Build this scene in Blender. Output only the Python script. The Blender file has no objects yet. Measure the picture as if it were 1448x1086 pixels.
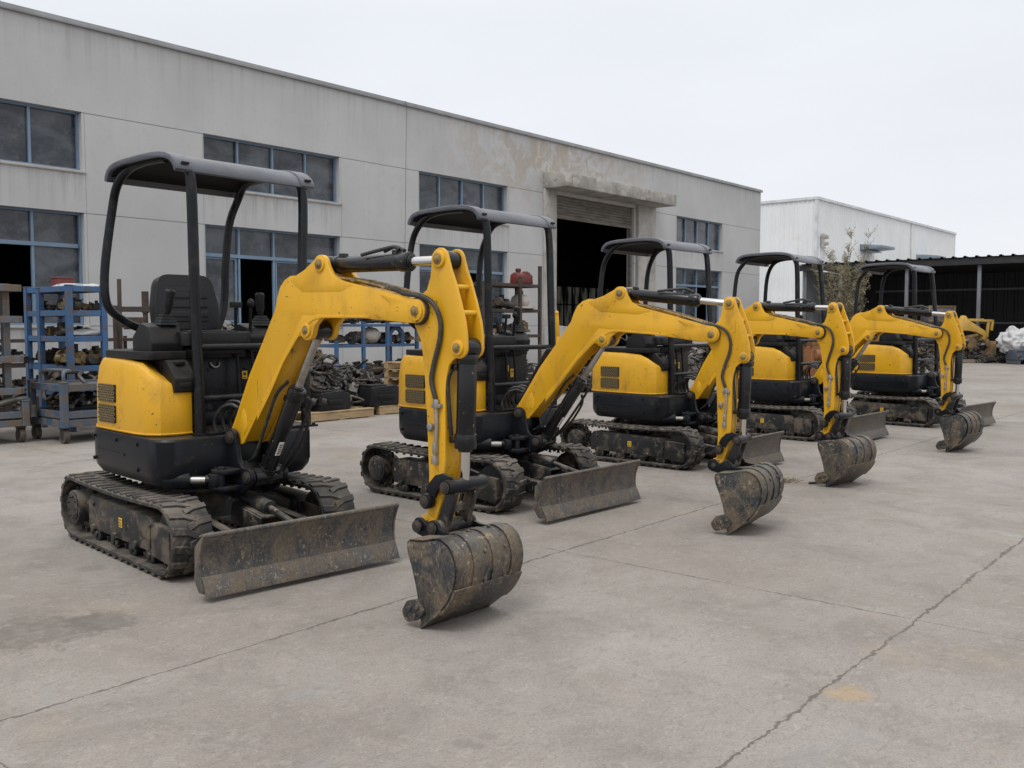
import bpy, bmesh, math, random
from mathutils import Vector, Matrix, noise
R = math.radians
random.seed(7)
sc = bpy.context.scene
COL = sc.collection

# ------------------------------------------------------------------ helpers
def T(x, y=0, z=0): return Matrix.Translation((x, y, z))
def RX(d): return Matrix.Rotation(R(d), 4, 'X')
def RY(d): return Matrix.Rotation(R(d), 4, 'Y')
def RZ(d): return Matrix.Rotation(R(d), 4, 'Z')

def arc(cx, cz, r, a0, a1, n=8):
    return [(cx + r*math.cos(R(a0+(a1-a0)*i/n)), cz + r*math.sin(R(a0+(a1-a0)*i/n))) for i in range(n+1)]

def rpoly(pts, n=6):
    """pts: (x, y, r) -> polygon with rounded corners"""
    out = []
    L = len(pts)
    for i in range(L):
        p = Vector(pts[i][:2]); r = pts[i][2]
        a = Vector(pts[i-1][:2]); b = Vector(pts[(i+1) % L][:2])
        if r <= 0: out.append((p.x, p.y)); continue
        u = (a-p).normalized(); v = (b-p).normalized()
        ang = math.acos(max(-1, min(1, u.dot(v))))
        d = min(r/math.tan(ang/2), (a-p).length*.49, (b-p).length*.49)
        s = p+u*d; e = p+v*d
        for k in range(n+1):
            t = k/n
            q = s*(1-t)**2 + p*2*t*(1-t) + e*t*t
            out.append((q.x, q.y))
    return out

def inset_poly(p, d):
    n = len(p); A = sum(p[i-1][0]*p[i][1]-p[i][0]*p[i-1][1] for i in range(n)); sg = 1 if A > 0 else -1; out = []
    for i in range(n):
        a = Vector(p[i-1]); b = Vector(p[i]); c = Vector(p[(i+1) % n]); u = (b-a).normalized(); v = (c-b).normalized()
        nn = (Vector((-u.y, u.x))+Vector((-v.y, v.x)))*sg
        nn = nn.normalized()/max(.6, math.cos(u.angle(v)/2)) if nn.length > 1e-6 else nn
        out.append((b.x+nn.x*d, b.y+nn.y*d))
    return out
def smooth_path(pts, n=6):
    """Catmull-Rom through 3-D points"""
    P = [Vector(p) for p in pts]; P = [P[0]*2-P[1]] + P + [P[-1]*2-P[-2]]
    out = []
    for i in range(1, len(P)-2):
        for k in range(n):
            t = k/n
            out.append(.5*((2*P[i]) + (P[i+1]-P[i-1])*t + (2*P[i-1]-5*P[i]+4*P[i+1]-P[i+2])*t*t + (3*P[i]-P[i-1]-3*P[i+1]+P[i+2])*t**3))
    out.append(P[-2]); return out

class MB:
    def __init__(s): s.bm = bmesh.new(); s.mi = 0
    def poly(s, vs, faces, M=None):
        bv = [s.bm.verts.new((M @ Vector(v)) if M else v) for v in vs]
        for f in faces:
            try:
                fc = s.bm.faces.new([bv[i] for i in f]); fc.material_index = s.mi
            except ValueError: pass
        return s
    def box(s, c, d, M=None, tx=1, ty=1):
        x, y, z = d[0]/2, d[1]/2, d[2]/2
        vs = [(-x,-y,-z),(x,-y,-z),(x,y,-z),(-x,y,-z),(-x*tx,-y*ty,z),(x*tx,-y*ty,z),(x*tx,y*ty,z),(-x*tx,y*ty,z)]
        return s.poly(vs, [(3,2,1,0),(4,5,6,7),(0,1,5,4),(1,2,6,5),(2,3,7,6),(3,0,4,7)], (M or Matrix()) @ T(*c))
    def prism(s, p, a, b, ax='y', M=None):
        n = len(p)
        f = {'y': lambda q, t: (q[0], t, q[1]), 'z': lambda q, t: (q[0], q[1], t), 'x': lambda q, t: (t, q[0], q[1])}[ax]
        area = sum(p[i-1][0]*p[i][1]-p[i][0]*p[i-1][1] for i in range(n))
        if (area < 0) ^ (ax == 'y'): p = p[::-1]
        vs = [f(q, a) for q in p] + [f(q, b) for q in p]
        fs = [tuple(range(n-1, -1, -1)), tuple(range(n, 2*n))] + [(i, (i+1) % n, n+(i+1) % n, n+i) for i in range(n)]
        return s.poly(vs, fs, M)
    def strip(s, p, t, a, b, ax='y', M=None):
        """thick sheet: polyline p offset by t, extruded"""
        off = []
        for i, q in enumerate(p):
            u = Vector(p[max(0, i-1)]); v = Vector(p[min(len(p)-1, i+1)]); d = (v-u).normalized()
            off.append((q[0]-d.y*t, q[1]+d.x*t))
        return s.prism(list(p)+off[::-1], a, b, ax, M)
    def cyl(s, p, q, r, r2=None, n=16, cap=True):
        p = Vector(p); q = Vector(q); r2 = r if r2 is None else r2
        d = (q-p).normalized(); u = d.orthogonal().normalized(); v = d.cross(u)
        vs = []
        for c, rr in ((p, r), (q, r2)):
            for i in range(n):
                a = 2*math.pi*i/n; vs.append(c + (u*math.cos(a)+v*math.sin(a))*rr)
        fs = [(i, (i+1) % n, n+(i+1) % n, n+i) for i in range(n)]
        if cap: fs += [tuple(range(n-1, -1, -1)), tuple(range(n, 2*n))]
        return s.poly(vs, fs)
    def tube(s, pts, r, n=8, M=None):
        P = [Vector(p) for p in pts]; rings = []; u = None
        for i, c in enumerate(P):
            d = (P[min(i+1, len(P)-1)]-P[max(i-1, 0)]).normalized()
            if u is None: u = d.orthogonal().normalized()
            else: u = (u-d*u.dot(d)).normalized()
            v = d.cross(u); rr = r[i] if isinstance(r, (list, tuple)) else r
            rings.append([c+(u*math.cos(2*math.pi*k/n)+v*math.sin(2*math.pi*k/n))*rr for k in range(n)])
        vs = [x for g in rings for x in g]; fs = []
        for i in range(len(P)-1):
            for k in range(n): fs.append((i*n+k, i*n+(k+1) % n, (i+1)*n+(k+1) % n, (i+1)*n+k))
        fs += [tuple(range(n-1, -1, -1)), tuple(range(len(vs)-n, len(vs)))]
        return s.poly(vs, fs, M)
    def bar(s, p, q, w, h=None):
        """rectangular bar between two points"""
        p = Vector(p); q = Vector(q); d = q-p; h = w if h is None else h
        x = d.normalized(); up = Vector((0, 0, 1)) if abs(x.z) < .95 else Vector((0, 1, 0))
        y = up.cross(x).normalized(); z = x.cross(y)
        M = Matrix((x, y, z)).transposed().to_4x4(); M.translation = (p+q)/2
        return s.box((0, 0, 0), (d.length, w, h), M)
    def ball(s, c, r, sub=2, amp=0, sx=(1, 1, 1), seed=0, fr=2.):
        g = bmesh.ops.create_icosphere(s.bm, subdivisions=sub, radius=1)
        for v in g['verts']:
            k = 1 + amp*noise.noise(v.co*fr+Vector((seed*3.1, seed*1.7, 0)))
            v.co = Vector((v.co.x*sx[0], v.co.y*sx[1], v.co.z*sx[2]))*r*k + Vector(c)
        for f in {f for v in g['verts'] for f in v.link_faces}: f.material_index = s.mi
        return s
    def mesh(s, name, mats, org=(0, 0, 0), bevel=0, seg=2, ang=38, sharp=35):
        bm = s.bm
        if org != (0, 0, 0): bmesh.ops.translate(bm, verts=bm.verts[:], vec=-Vector(org))
        bmesh.ops.recalc_face_normals(bm, faces=bm.faces[:])
        if bevel:
            ed = [e for e in bm.edges if len(e.link_faces) == 2 and e.calc_face_angle(0) > R(ang)]
            if ed: bmesh.ops.bevel(bm, geom=ed, offset=bevel, segments=seg, profile=.5, affect='EDGES', clamp_overlap=True)
        me = bpy.data.meshes.new(name); bm.to_mesh(me); bm.free()
        for m in (mats if isinstance(mats, (list, tuple)) else [mats]): me.materials.append(m)
        for p in me.polygons: p.use_smooth = True
        me.set_sharp_from_angle(angle=R(sharp))
        return me

def tag(o, label=None, cat=None, group=None, kind=None):
    for k, v in (('label', label), ('category', cat), ('group', group), ('kind', kind)):
        if v: o[k] = v
    return o
def ob(name, me, parent=None, M=None):
    o = bpy.data.objects.new(name, me); COL.objects.link(o)
    if parent: o.parent = parent
    if M is not None: o.matrix_basis = M
    return o
def empty(name, loc, rz, label, cat, group=None, scale=1):
    o = bpy.data.objects.new(name, None); COL.objects.link(o); o.empty_display_size = .2
    o.location = loc; o.rotation_euler = (0, 0, R(rz)); o.scale = (scale,)*3
    return tag(o, label, cat, group)

# ------------------------------------------------------------------ materials
class G:
    def __init__(s, name):
        s.m = bpy.data.materials.new(name); s.m.use_nodes = True; s.t = s.m.node_tree
        s.b = s.t.nodes['Principled BSDF']
    def n(s, typ, ins=None, out=0, **pr):
        nd = s.t.nodes.new('ShaderNode'+typ)
        for k, v in pr.items(): setattr(nd, k, v)
        for k, v in (ins or {}).items(): s.put(nd.inputs[k], v)
        return nd.outputs[out]
    def put(s, sock, v):
        if isinstance(v, bpy.types.NodeSocket): s.t.links.new(v, sock)
        elif isinstance(v, tuple) and len(v) == 3 and sock.type == 'RGBA': sock.default_value = (*v, 1)
        else: sock.default_value = v
    def set(s, **kw):
        for k, v in kw.items(): s.put(s.b.inputs[k.replace('_', ' ')], v)
    def noise(s, vec, scale, detail=5, rough=.55, dist=0): return s.n('TexNoise', {'Vector': vec, 'Scale': scale, 'Detail': detail, 'Roughness': rough, 'Distortion': dist})
    def rmp(s, v, lo, hi, a=0., b=1.): return s.n('MapRange', {'Value': v, 'From Min': lo, 'From Max': hi, 'To Min': a, 'To Max': b}, interpolation_type='SMOOTHSTEP')
    def mix(s, f, a, b, bt='MIX'):
        nd = s.t.nodes.new('ShaderNodeMix'); nd.data_type = 'RGBA'; nd.blend_type = bt
        s.put(nd.inputs[0], f); s.put(nd.inputs[6], a); s.put(nd.inputs[7], b); return nd.outputs[2]
    def math(s, op, a, b=0.):
        return s.n('Math', {0: a, 1: b}, operation=op)
    def coord(s, rnd=True):
        c = s.n('TexCoord', out=3)
        if not rnd: return c
        r = s.n('ObjectInfo', out=5); k = s.math('MULTIPLY', r, 53.)
        return s.n('VectorMath', {0: c, 1: s.n('CombineXYZ', {0: k, 1: k, 2: k})}, operation='ADD')
    def scaled(s, v, sx, sy, sz): return s.n('Mapping', {'Vector': v, 'Scale': (sx, sy, sz)})
    def bump(s, h, st=.2, d=.01): s.put(s.b.inputs['Normal'], s.n('Bump', {'Height': h, 'Strength': st, 'Distance': d}))

def worn(name, base, rough=.45, metal=0., dirt=(.2, .16, .11), damt=.5, ds=4., lo=.48, hi=.72, chip=None, clo=.66, cs=45., dust=0., bump=.08, var=.12, stretch=None, spec=.5, scr=None, scuff=None, dustc=(.30, .265, .22)):
    g = G(name); c = g.coord()
    if stretch: c2 = g.scaled(c, *stretch)
    else: c2 = c
    big = g.noise(c, 1.7, 3)
    col = g.mix(g.rmp(big, .3, .7, 0, 1), tuple(x*(1-var) for x in base), tuple(min(1, x*(1+var)) for x in base))
    d = g.math('MULTIPLY', g.rmp(g.noise(c2, ds, 9, .68, .4), lo, hi), damt)
    col = g.mix(d, col, dirt)
    ro = g.math('ADD', rough, g.math('MULTIPLY', d, .45))
    if dust:
        nz = g.n('SeparateXYZ', {0: g.n('NewGeometry', out=1)}, out=2)
        du = g.math('MULTIPLY', g.rmp(nz, .25, .95), g.math('MULTIPLY', g.rmp(g.noise(c, 6, 5), .25, .65), dust))
        col = g.mix(du, col, dustc); ro = g.math('ADD', ro, g.math('MULTIPLY', du, .3))
    if chip:
        ch = g.math('MULTIPLY', g.rmp(g.noise(c, cs, 4, .6), clo, clo+.03), g.rmp(g.noise(c, 5., 3), .45, .6))
        col = g.mix(ch, col, chip)
    if scuff:
        sv = g.scaled(c, 1, 1, .55)
        q = g.noise(sv, 42, 6, .72, 2.2)
        col = g.mix(g.math('MULTIPLY', g.rmp(q, .52, .66), scuff[1]), col, scuff[0]); col = g.mix(g.math('MULTIPLY', g.rmp(q, .46, .36), .6), col, tuple(x*.45 for x in base))
    if scr:
        for k, sc3 in enumerate(((3, 60, 14), (50, 50, 2.5))):
            q = g.math('MULTIPLY', g.rmp(g.noise(g.scaled(c, *sc3), 1., 5, .65), .655, .70), g.math('MULTIPLY', g.rmp(g.noise(c, 2.6+k, 3), .47, .62), scr[1]))
            col = g.mix(q, col, scr[0]); ro = g.math('ADD', ro, g.math('MULTIPLY', q, .2))
    g.set(Base_Color=col, Roughness=g.math('MINIMUM', ro, .95), Metallic=metal, Specular_IOR_Level=spec)
    g.bump(g.noise(c, 70, 6, .7), bump, .004)
    return g.m

YEL = worn('yellow_paint', (.66, .355, .013), .36, dirt=(.26, .14, .035), damt=.75, ds=5, lo=.48, hi=.80, chip=(.05, .035, .025), clo=.65, cs=34, dust=.10, bump=.03, var=.06, stretch=(1, 1, .5), scr=((.16, .09, .03), .7))
BLK = worn('black_machine_paint', (.0068, .0082, .0115), .32, spec=.24, dirt=(.09, .07, .055), damt=.45, ds=7, lo=.56, hi=.78, chip=(.30, .28, .25), clo=.695, cs=50, dust=.16, bump=.04)
FRM = worn('black_muddy_frame', (.012, .013, .015), .45, dirt=(.14, .11, .082), damt=.8, ds=6, lo=.47, hi=.62, chip=(.24, .20, .155), clo=.63, cs=30, dust=.5, bump=.15)
PLS = worn('black_plastic', (.009, .0095, .011), .42, spec=.24, dirt=(.07, .06, .052), damt=.22, ds=6, dust=.09, bump=.12, scr=((.10, .09, .08), .5))
POST = worn('black_tube_paint', (.0075, .0085, .011), .28, spec=.24, dirt=(.08, .07, .06), damt=.3, ds=8, dust=.07, bump=.03, chip=(.2, .17, .14), clo=.72)
CANP = worn('grey_canopy_plastic', (.070, .075, .094), .32, dirt=(.20, .20, .205), damt=.30, ds=3, lo=.40, hi=.75, dust=.30, dustc=(.30, .30, .32), bump=.05)
VNL = worn('seat_vinyl', (.008, .0085, .0098), .36, spec=.36, dirt=(.07, .06, .05), damt=.15, ds=5, lo=.55, hi=.75, dust=.03, bump=.10, chip=(.45, .40, .33), clo=.735, cs=9)
RUB = worn('track_rubber', (.022, .022, .022), .62, dirt=(.17, .14, .105), damt=.8, ds=11, lo=.46, hi=.70, dust=.40, bump=.25)
STL = worn('muddy_bucket_steel', (.036, .040, .046), .42, .3, dirt=(.155, .12, .082), damt=.95, ds=6.5, lo=.42, hi=.62, chip=(.29, .23, .155), clo=.60, cs=30, dust=.30, bump=.35, stretch=(1, 1, .8), scuff=((.27, .225, .18), .55), scr=((.27, .20, .12), .7))
BLD = worn('muddy_blade_steel', (.062, .063, .066), .46, .25, dirt=(.155, .125, .092), damt=.9, ds=10, lo=.38, hi=.60, chip=(.26, .21, .155), clo=.60, cs=44, dust=.35, bump=.4, stretch=(1, 1, .6), scuff=((.25, .22, .185), .6), scr=((.28, .22, .15), .8))
PIN = worn('worn_pin_steel', (.045, .042, .039), .45, .5, dirt=(.115, .078, .05), damt=.7, ds=22, lo=.45, hi=.65, bump=.2)
PNY = worn('yellowed_pin_head', (.30, .215, .085), .45, .3, dirt=(.09, .065, .04), damt=.7, ds=26, lo=.45, hi=.65, bump=.15)
CYL = worn('black_cylinder_paint', (.007, .0075, .009), .22, spec=.42, dirt=(.12, .10, .075), damt=.4, ds=8, lo=.56, hi=.76, chip=(.30, .26, .21), clo=.68, cs=38, bump=.02, dust=.07)
HOSE = worn('black_hose', (.013, .013, .014), .45, dirt=(.10, .085, .07), damt=.45, ds=15, bump=.1)
HOSEG = worn('grey_spiral_hose', (.04, .04, .038), .5, dirt=(.14, .12, .09), damt=.5, ds=30, bump=.2)
g = G('black_roof_lining'); g.set(Base_Color=(.006, .0062, .007), Roughness=.7, Specular_IOR_Level=.1); ROOF_SHADE = g.m  # near-black colour that paints the shade under the canopy roof
g = G('chrome_rod'); g.set(Base_Color=(.62, .61, .60), Metallic=1., Roughness=.16); CHR = g.m
g = G('rod_steel_dull'); c = g.coord(); g.set(Base_Color=g.mix(g.rmp(g.noise(c, 14, 5), .4, .7), (.42, .41, .39), (.25, .22, .19)), Metallic=.9, Roughness=.32); RODM = g.m
g = G('sticker_yellow'); g.set(Base_Color=(.75, .47, .03), Roughness=.5); STK = g.m
g = G('sticker_white'); g.set(Base_Color=(.62, .61, .58), Roughness=.5); STW = g.m
g = G('sticker_print'); g.set(Base_Color=(.02, .02, .02), Roughness=.5); STB = g.m
g = G('grille_void'); g.set(Base_Color=(.006, .006, .006), Roughness=.9); VOID = g.m
MESHM = worn('grille_wire', (.16, .12, .06), .6, dirt=(.28, .22, .13), damt=.5, ds=20, bump=.1)
LAMP = worn('grey_fittings', (.33, .32, .30), .4, .6, dirt=(.18, .13, .08), damt=.6, ds=30, bump=.1)

# ------------------------------------------------------------------ excavator meshes
PARTS = []      # (name, mesh, frame, label, subs)
def part(name, me, fr, label=None): PARTS.append([name, me, fr, label, []]); return PARTS[-1]
def sub(p, name, me, fr, label=None): p[4].append((name, me, fr, label))

FOOT = (.09, 0, .73); TIP = (1.543, 0, 1.44); PIN1 = (1.577, 0, .432)
BCL = (.25, .515); BCU = (.735, 1.343); ACL = (.845, 1.68); ACU = (1.678, 1.68)

# --- tracks
def track_path(n):
    xr, xf, r = -.635, .665, .193
    L = xf-xr; per = 2*L+2*math.pi*r; out = []
    for i in range(n):
        d = per*i/n
        if d < L: t = d/L; p = (xr+d, .014*math.sin(math.pi*t)*-1+2*r); nn = (0, 1)
        elif d < L+math.pi*r: a = math.pi/2-(d-L)/r; p = (xf+r*math.cos(a), r+r*math.sin(a)); nn = (math.cos(a), math.sin(a))
        elif d < 2*L+math.pi*r: p = (xf-(d-L-math.pi*r), 0); nn = (0, -1)
        else: a = -math.pi/2-(d-2*L-math.pi*r)/r; p = (xr+r*math.cos(a), r+r*math.sin(a)); nn = (math.cos(a), math.sin(a))
        out.append((p, nn))
    return out
def belt(y0, y1):
    b = MB(); z0 = .024; n = 144
    pth = track_path(n); vs = []; fs = []
    for (p, q) in pth:
        for y, o in ((y0, -.004), (y0+.008, .006), (y1-.008, .006), (y1, -.004), (y1, -.022), (y0, -.022)):
            vs.append((p[0]+q[0]*o, y, p[1]+q[1]*o+z0))
    for i in range(n):
        j = (i+1) % n
        for k in range(6): fs.append((i*6+k, i*6+(k+1) % 6, j*6+(k+1) % 6, j*6+k))
    b.poly(vs, fs)
    m = 42; pl = track_path(m*2); w = y1-y0; yc = (y0+y1)/2
    for i in range(m*2):
        (p, q) = pl[i]; t = (q[1], -q[0])
        M = Matrix(((t[0], 0, q[0], p[0]), (0, 1, 0, 0), (t[1], 0, q[1], p[1]+z0), (0, 0, 0, 1)))
        s = 1 if i % 2 else -1
        # one long chevron bar per side, alternating
        ya = yc + s*w*.49; yb = yc - s*w*.10
        h = .017; l0, l1 = .036, .045
        vs = []
        for (yy, sh) in ((ya, -.010), (yc+s*w*.16, .0), (yb, .030)):
            for (a, z) in ((-l1/2, .004), (l1/2, .004), (l0/2, h), (-l0/2, h)): vs.append((a+sh, yy, z))
        fs = [(0, 1, 2, 3), (8, 11, 10, 9)]
        for k in (0, 4): fs += [(k, k+4, k+5, k+1), (k+1, k+5, k+6, k+2), (k+2, k+6, k+7, k+3), (k+3, k+7, k+4, k)]
        b.poly(vs, fs, M)
    # inner guide teeth
    for i in range(m):
        (p, q) = pl[i*2]; t = (q[1], -q[0])
        M = Matrix(((t[0], 0, q[0], p[0]), (0, 1, 0, 0), (t[1], 0, q[1], p[1]+z0), (0, 0, 0, 1)))
        for dy in (-.03, .03): b.box((0, yc+dy, -.036), (.024, .018, .034), M, .6, .6)
    return b.mesh('track', RUB, bevel=.002, seg=1, ang=50)
for s in (-1, 1):
    yo, yi = s*.575, s*.345
    y0, y1 = min(yo, yi), max(yo, yi)
    tr = part('track', belt(y0, y1), 'C')
    f = MB()
    f.prism(rpoly([(-.44, .115, .02), (.50, .115, .02), (.50, .265, .015), (.46, .305, .03), (-.40, .320, .03), (-.44, .28, .02)]), s*.535, s*.40)
    f.prism(rpoly([(.505, .10, .02), (.735, .085, .02), (.735, .27, .02), (.505, .285, .02)]), s*.541, s*.40)
    f.box((0, s*.45, .335), (.05, .06, .06))
    for x in (-.35, -.02, .28): f.cyl((x, s*.532, .12), (x, s*.552, .12), .026, n=8)
    f.cyl((-.36, s*.53, .27), (-.36, s*.543, .27), .015, n=8); f.box((.475, s*.537, .2), (.03, .012, .14))
    f.prism(rpoly([(.11, .175, .014), (.15, .175, .014), (.15, .255, .014), (.11, .255, .014)]), s*.5355, s*.537)
    sub(tr, 'track_frame', f.mesh('track_frame', FRM, bevel=.004), 'C')
    k = MB(); k.cyl((-.64, s*.56, .215), (-.64, s*.37, .215), .105, n=28); k.cyl((-.64, s*.568, .215), (-.64, s*.56, .215), .088, n=28)
    for a in range(9): k.cyl((-.64+.068*math.cos(a*.7), s*.568, .215+.068*math.sin(a*.7)), (-.64+.068*math.cos(a*.7), s*.576, .215+.068*math.sin(a*.7)), .009, n=6)
    for a in range(13):
        aa = a*2*math.pi/13; k.box((-.64+.135*math.cos(aa), s*.46, .215+.135*math.sin(aa)), (.05, .03, .05))
    k.cyl((-.64, s*.475, .215), (-.64, s*.445, .215), .135, n=26)
    sub(tr, 'drive_sprocket', k.mesh('drive_sprocket', FRM, bevel=.004), 'C')
    k = MB(); k.cyl((.665, s*.50, .217), (.665, s*.42, .217), .155, n=28); k.cyl((.665, s*.52, .217), (.665, s*.40, .217), .05, n=16)
    sub(tr, 'idler_wheel', k.mesh('idler_wheel', FRM, bevel=.006), 'C')
    for x in (-.33, -.06, .21, .45):
        k = MB(); k.cyl((x, s*.52, .085), (x, s*.40, .085), .048, n=18); k.cyl((x, s*.54, .085), (x, s*.38, .085), .02, n=12); k.cyl((x, s*.53, .085), (x, s*.51, .085), .055, n=18)
        sub(tr, 'track_roller', k.mesh('track_roller', FRM, bevel=.004), 'C')
    k = MB()
    k.box((.07, s*.5385, .217), (.046, .002, .056)); k.mi = 1
    for (dx, dz, w, h) in ((0, .016, .03, .006), (-.008, -.002, .006, .022), (.009, -.004, .006, .018), (0, -.019, .03, .005)): k.box((.07+dx, s*.5402, .217+dz), (w, .001, h))
    sub(tr, 'warning_sticker', k.mesh('warning_sticker', [STK, STB]), 'C', 'small yellow warning sticker')
# --- undercarriage
b = MB()
b.cyl((0, 0, .375), (0, 0, .40), .36, n=36); b.cyl((0, 0, .40), (0, 0, .478), .30, n=36); b.cyl((0, 0, .44), (0, 0, .465), .335, n=36)
b.box((0, 0, .30), (.62, .50, .17), tx=.8, ty=.8)
for sx in (-1, 1):
    for sy in (-1, 1):
        b.bar((sx*.18, sy*.15, .31), (sx*.33, sy*.42, .22), .13, .12)
for a in range(14): b.cyl((.318*math.cos(a*.449), .318*math.sin(a*.449), .46), (.318*math.cos(a*.449), .318*math.sin(a*.449), .474), .012, n=6)
part('undercarriage', b.mesh('undercarriage', FRM, bevel=.008), 'C')
# --- blade
b = MB()
prof = [(1.262, .335), (1.235, .29), (1.218, .23), (1.213, .17), (1.222, .11), (1.245, .06)]
b.strip(prof, -.022, -.585, .585)
for s in (-1, 1): b.prism([(1.268, .34), (1.24, .33), (1.165, .27), (1.155, .10), (1.20, .045), (1.252, .045), (1.224, .11), (1.216, .17), (1.222, .23), (1.242, .29)], s*.585, s*.600)
b.cyl((1.252, -.60, .336), (1.252, .60, .336), .013, n=10)
b.box((1.17, 0, .16), (.06, 1.12, .10)); b.box((1.18, 0, .27), (.05, 1.12, .05))
bl = part('dozer_blade', b.mesh('dozer_blade', BLD, bevel=.003), 'C')
b = MB(); b.prism([(1.219, .125), (1.231, .125), (1.262, .062), (1.275, .028), (1.262, .028), (1.243, .062)], -.592, .592)
for i in range(7): b.cyl((1.222, -.5+i/6, .098), (1.236, -.5+i/6, .102), .011, n=6)
sub(bl, 'cutting_edge', b.mesh('cutting_edge', BLD, bevel=.002), 'C')
for s in (-1, 1):
    b = MB(); b.bar((.25, s*.22, .25), (1.17, s*.26, .17), .06, .09); b.cyl((.25, s*.17, .25), (.25, s*.27, .25), .05)
    sub(bl, 'blade_arm', b.mesh('blade_arm', FRM, bevel=.006), 'C')
b = MB(); b.cyl((.33, 0, .40), (.85, 0, .34), .042, n=20); b.cyl((.85, 0, .34), (1.15, 0, .28), .02); b.cyl((1.15, -.06, .28), (1.15, .06, .28), .035)
b.box((.66, 0, .415), (.34, .13, .012), RY(8)); b.box((.66, -.07, .36), (.34, .012, .11), RY(8)); b.box((.66, .07, .36), (.34, .012, .11), RY(8))
for x in (-.03, .03): b.tube(smooth_path([(.25, x*3, .42), (.36, x*3.5, .47), (.46, x*3, .44), (.55, x*2, .40)]), .011)
sub(bl, 'blade_cylinder', b.mesh('blade_cylinder', FRM, bevel=.005), 'C')

# --- upper structure
deck = rpoly([(.56, -.52, .16), (.58, .47, .15), (.30, .52, .10), (-.47, .52, .27), (-.68, .0, .9), (-.47, -.52, .27), (.2, -.52, .2)], 8)
def inset(p, k, kz=1): return [(x*k, y*k) for x, y in p]
b = MB(); n = len(deck)
lv = [(.475, .93), (.52, .985), (.56, 1.0), (.725, 1.0), (.738, .985)]
vs = [(x*k, y*k, z) for z, k in lv for x, y in deck]
fs = [tuple(range(n-1, -1, -1)), tuple(range(4*n, 5*n))]
for l in range(4): fs += [(l*n+i, l*n+(i+1) % n, (l+1)*n+(i+1) % n, (l+1)*n+i) for i in range(n)]
b.poly(vs, fs)
b.box((-.1, -.521, .62), (.40, .008, .012)); 
for (x, z) in ((-.35, .70), (.28, .70), (-.35, .56), (.28, .55), (-.02, .70)): b.cyl((x, -.515, z), (x, -.528, z), .012, n=8)
dk = part('counterweight_skirt', b.mesh('counterweight_skirt', BLK, bevel=.006), 'U')
# swing mount lug at the front of the deck
b = MB(); b.prism(rpoly([(.30, -.10, .02), (.55, -.075, .06), (.55, .075, .06), (.30, .10, .02)]), .45, .49, 'z'); b.prism(rpoly([(.30, -.10, .02), (.55, -.075, .06), (.55, .075, .06), (.30, .10, .02)]), .62, .66, 'z'); b.cyl((.5, 0, .44), (.5, 0, .68), .045)
sub(dk, 'swing_mount', b.mesh('swing_mount', BLK, bevel=.006), 'U')
# yellow hood
def ring(z, pts): return [(x, y, z if zz is None else zz) for (x, y, zz) in pts]
plan = [(.385, -.235), (.395, -.33), (.375, -.42), (.31, -.475), (.20, -.494), (-.05, -.499), (-.36, -.497), (-.49, -.445), (-.59, -.33), (-.635, -.16), (-.65, .02), (-.635, .2), (-.57, .36), (-.45, .455), (-.30, .49), (-.14, .49), (-.14, -.235)]
topz = [1.02, 1.025, 1.06, 1.115, 1.155, 1.175, 1.185, 1.185, 1.185, 1.185, 1.185, 1.185, 1.185, 1.185, 1.185, 1.185, 1.185]
b = MB(); m = len(plan)
L = [(0., 1.0, 0.), (.6, .993, .0), (.86, .965, 0), (.96, .93, 0), (1., .865, 0)]
vs = []
for t, k, _ in L:
    for (x, y), tz in zip(plan, topz):
        kk = 1-(1-k)*(.6 if x > .25 else 1)
        vs.append((x if y == -.235 or x == -.14 else x*kk, y if y == -.235 else y*kk, .742+(tz-.742)*t))
fs = [tuple(range(m-1, -1, -1)), tuple(range(4*m, 5*m))]
for l in range(4): fs += [(l*m+i, l*m+(i+1) % m, (l+1)*m+(i+1) % m, (l+1)*m+i) for i in range(m)]
b.poly(vs, fs)
b.tube([(x*1.004, y*1.004, .752) for x, y in plan[:-2]], .006, 6)
b.cyl((.27, -.455, 1.02), (.285, -.476, 1.022), .013, n=10)
hd = part('engine_hood', b.mesh('engine_hood', YEL, bevel=.006, sharp=28), 'U')
for z0, z1 in ((.915, 1.02), (.790, .895)):
    b = MB(); x0, x1 = -.315, -.06; yy = -.500
    b.prism(rpoly([(x0, z0, .012), (x1, z0, .012), (x1, z1, .012), (x0, z1, .012)], 4), yy-.004, yy+.02); b.mi = 1
    dd = z1-z0; st = .030
    k = x0-dd
    while k < x1:
        for sl in (1, -1):
            a = [(k, z0), (k+dd, z1)] if sl > 0 else [(k, z1), (k+dd, z0)]
            (ax, az), (bx, bz) = a
            t0 = max(0, (x0+.004-ax)/(bx-ax)); t1 = min(1, (x1-.004-ax)/(bx-ax))
            if t1-t0 > .05: b.bar((ax+(bx-ax)*t0, yy-.006, az+(bz-az)*t0), (ax+(bx-ax)*t1, yy-.006, az+(bz-az)*t1), .0065, .006)
        k += st
    sub(hd, 'vent_grille', b.mesh('vent_grille', [VOID, MESHM]), 'U')
b = MB()
tc = [(x*.90, y*.90) for x, y in plan[3:14]] + [(-.10, .44), (-.10, -.10), (.26, -.20)]
b.prism(rpoly([(x, y, .03) for x, y in tc], 3), 1.175, 1.222, 'z')
b.prism(rpoly([(.04, 1.22, .02), (.04, 1.13, 0), (.30, 1.00, .0), (.405, .985, .015), (.41, 1.07, .03), (.30, 1.165, .04)]), -.345, -.215)
b.box((.30, -.28, 1.155), (.09, .06, .02), RY(0)); b.box((.409, -.28, 1.03), (.01, .07, .03))
part('hood_top_cover', b.mesh('hood_top_cover', PLS, bevel=.01), 'U')
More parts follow.
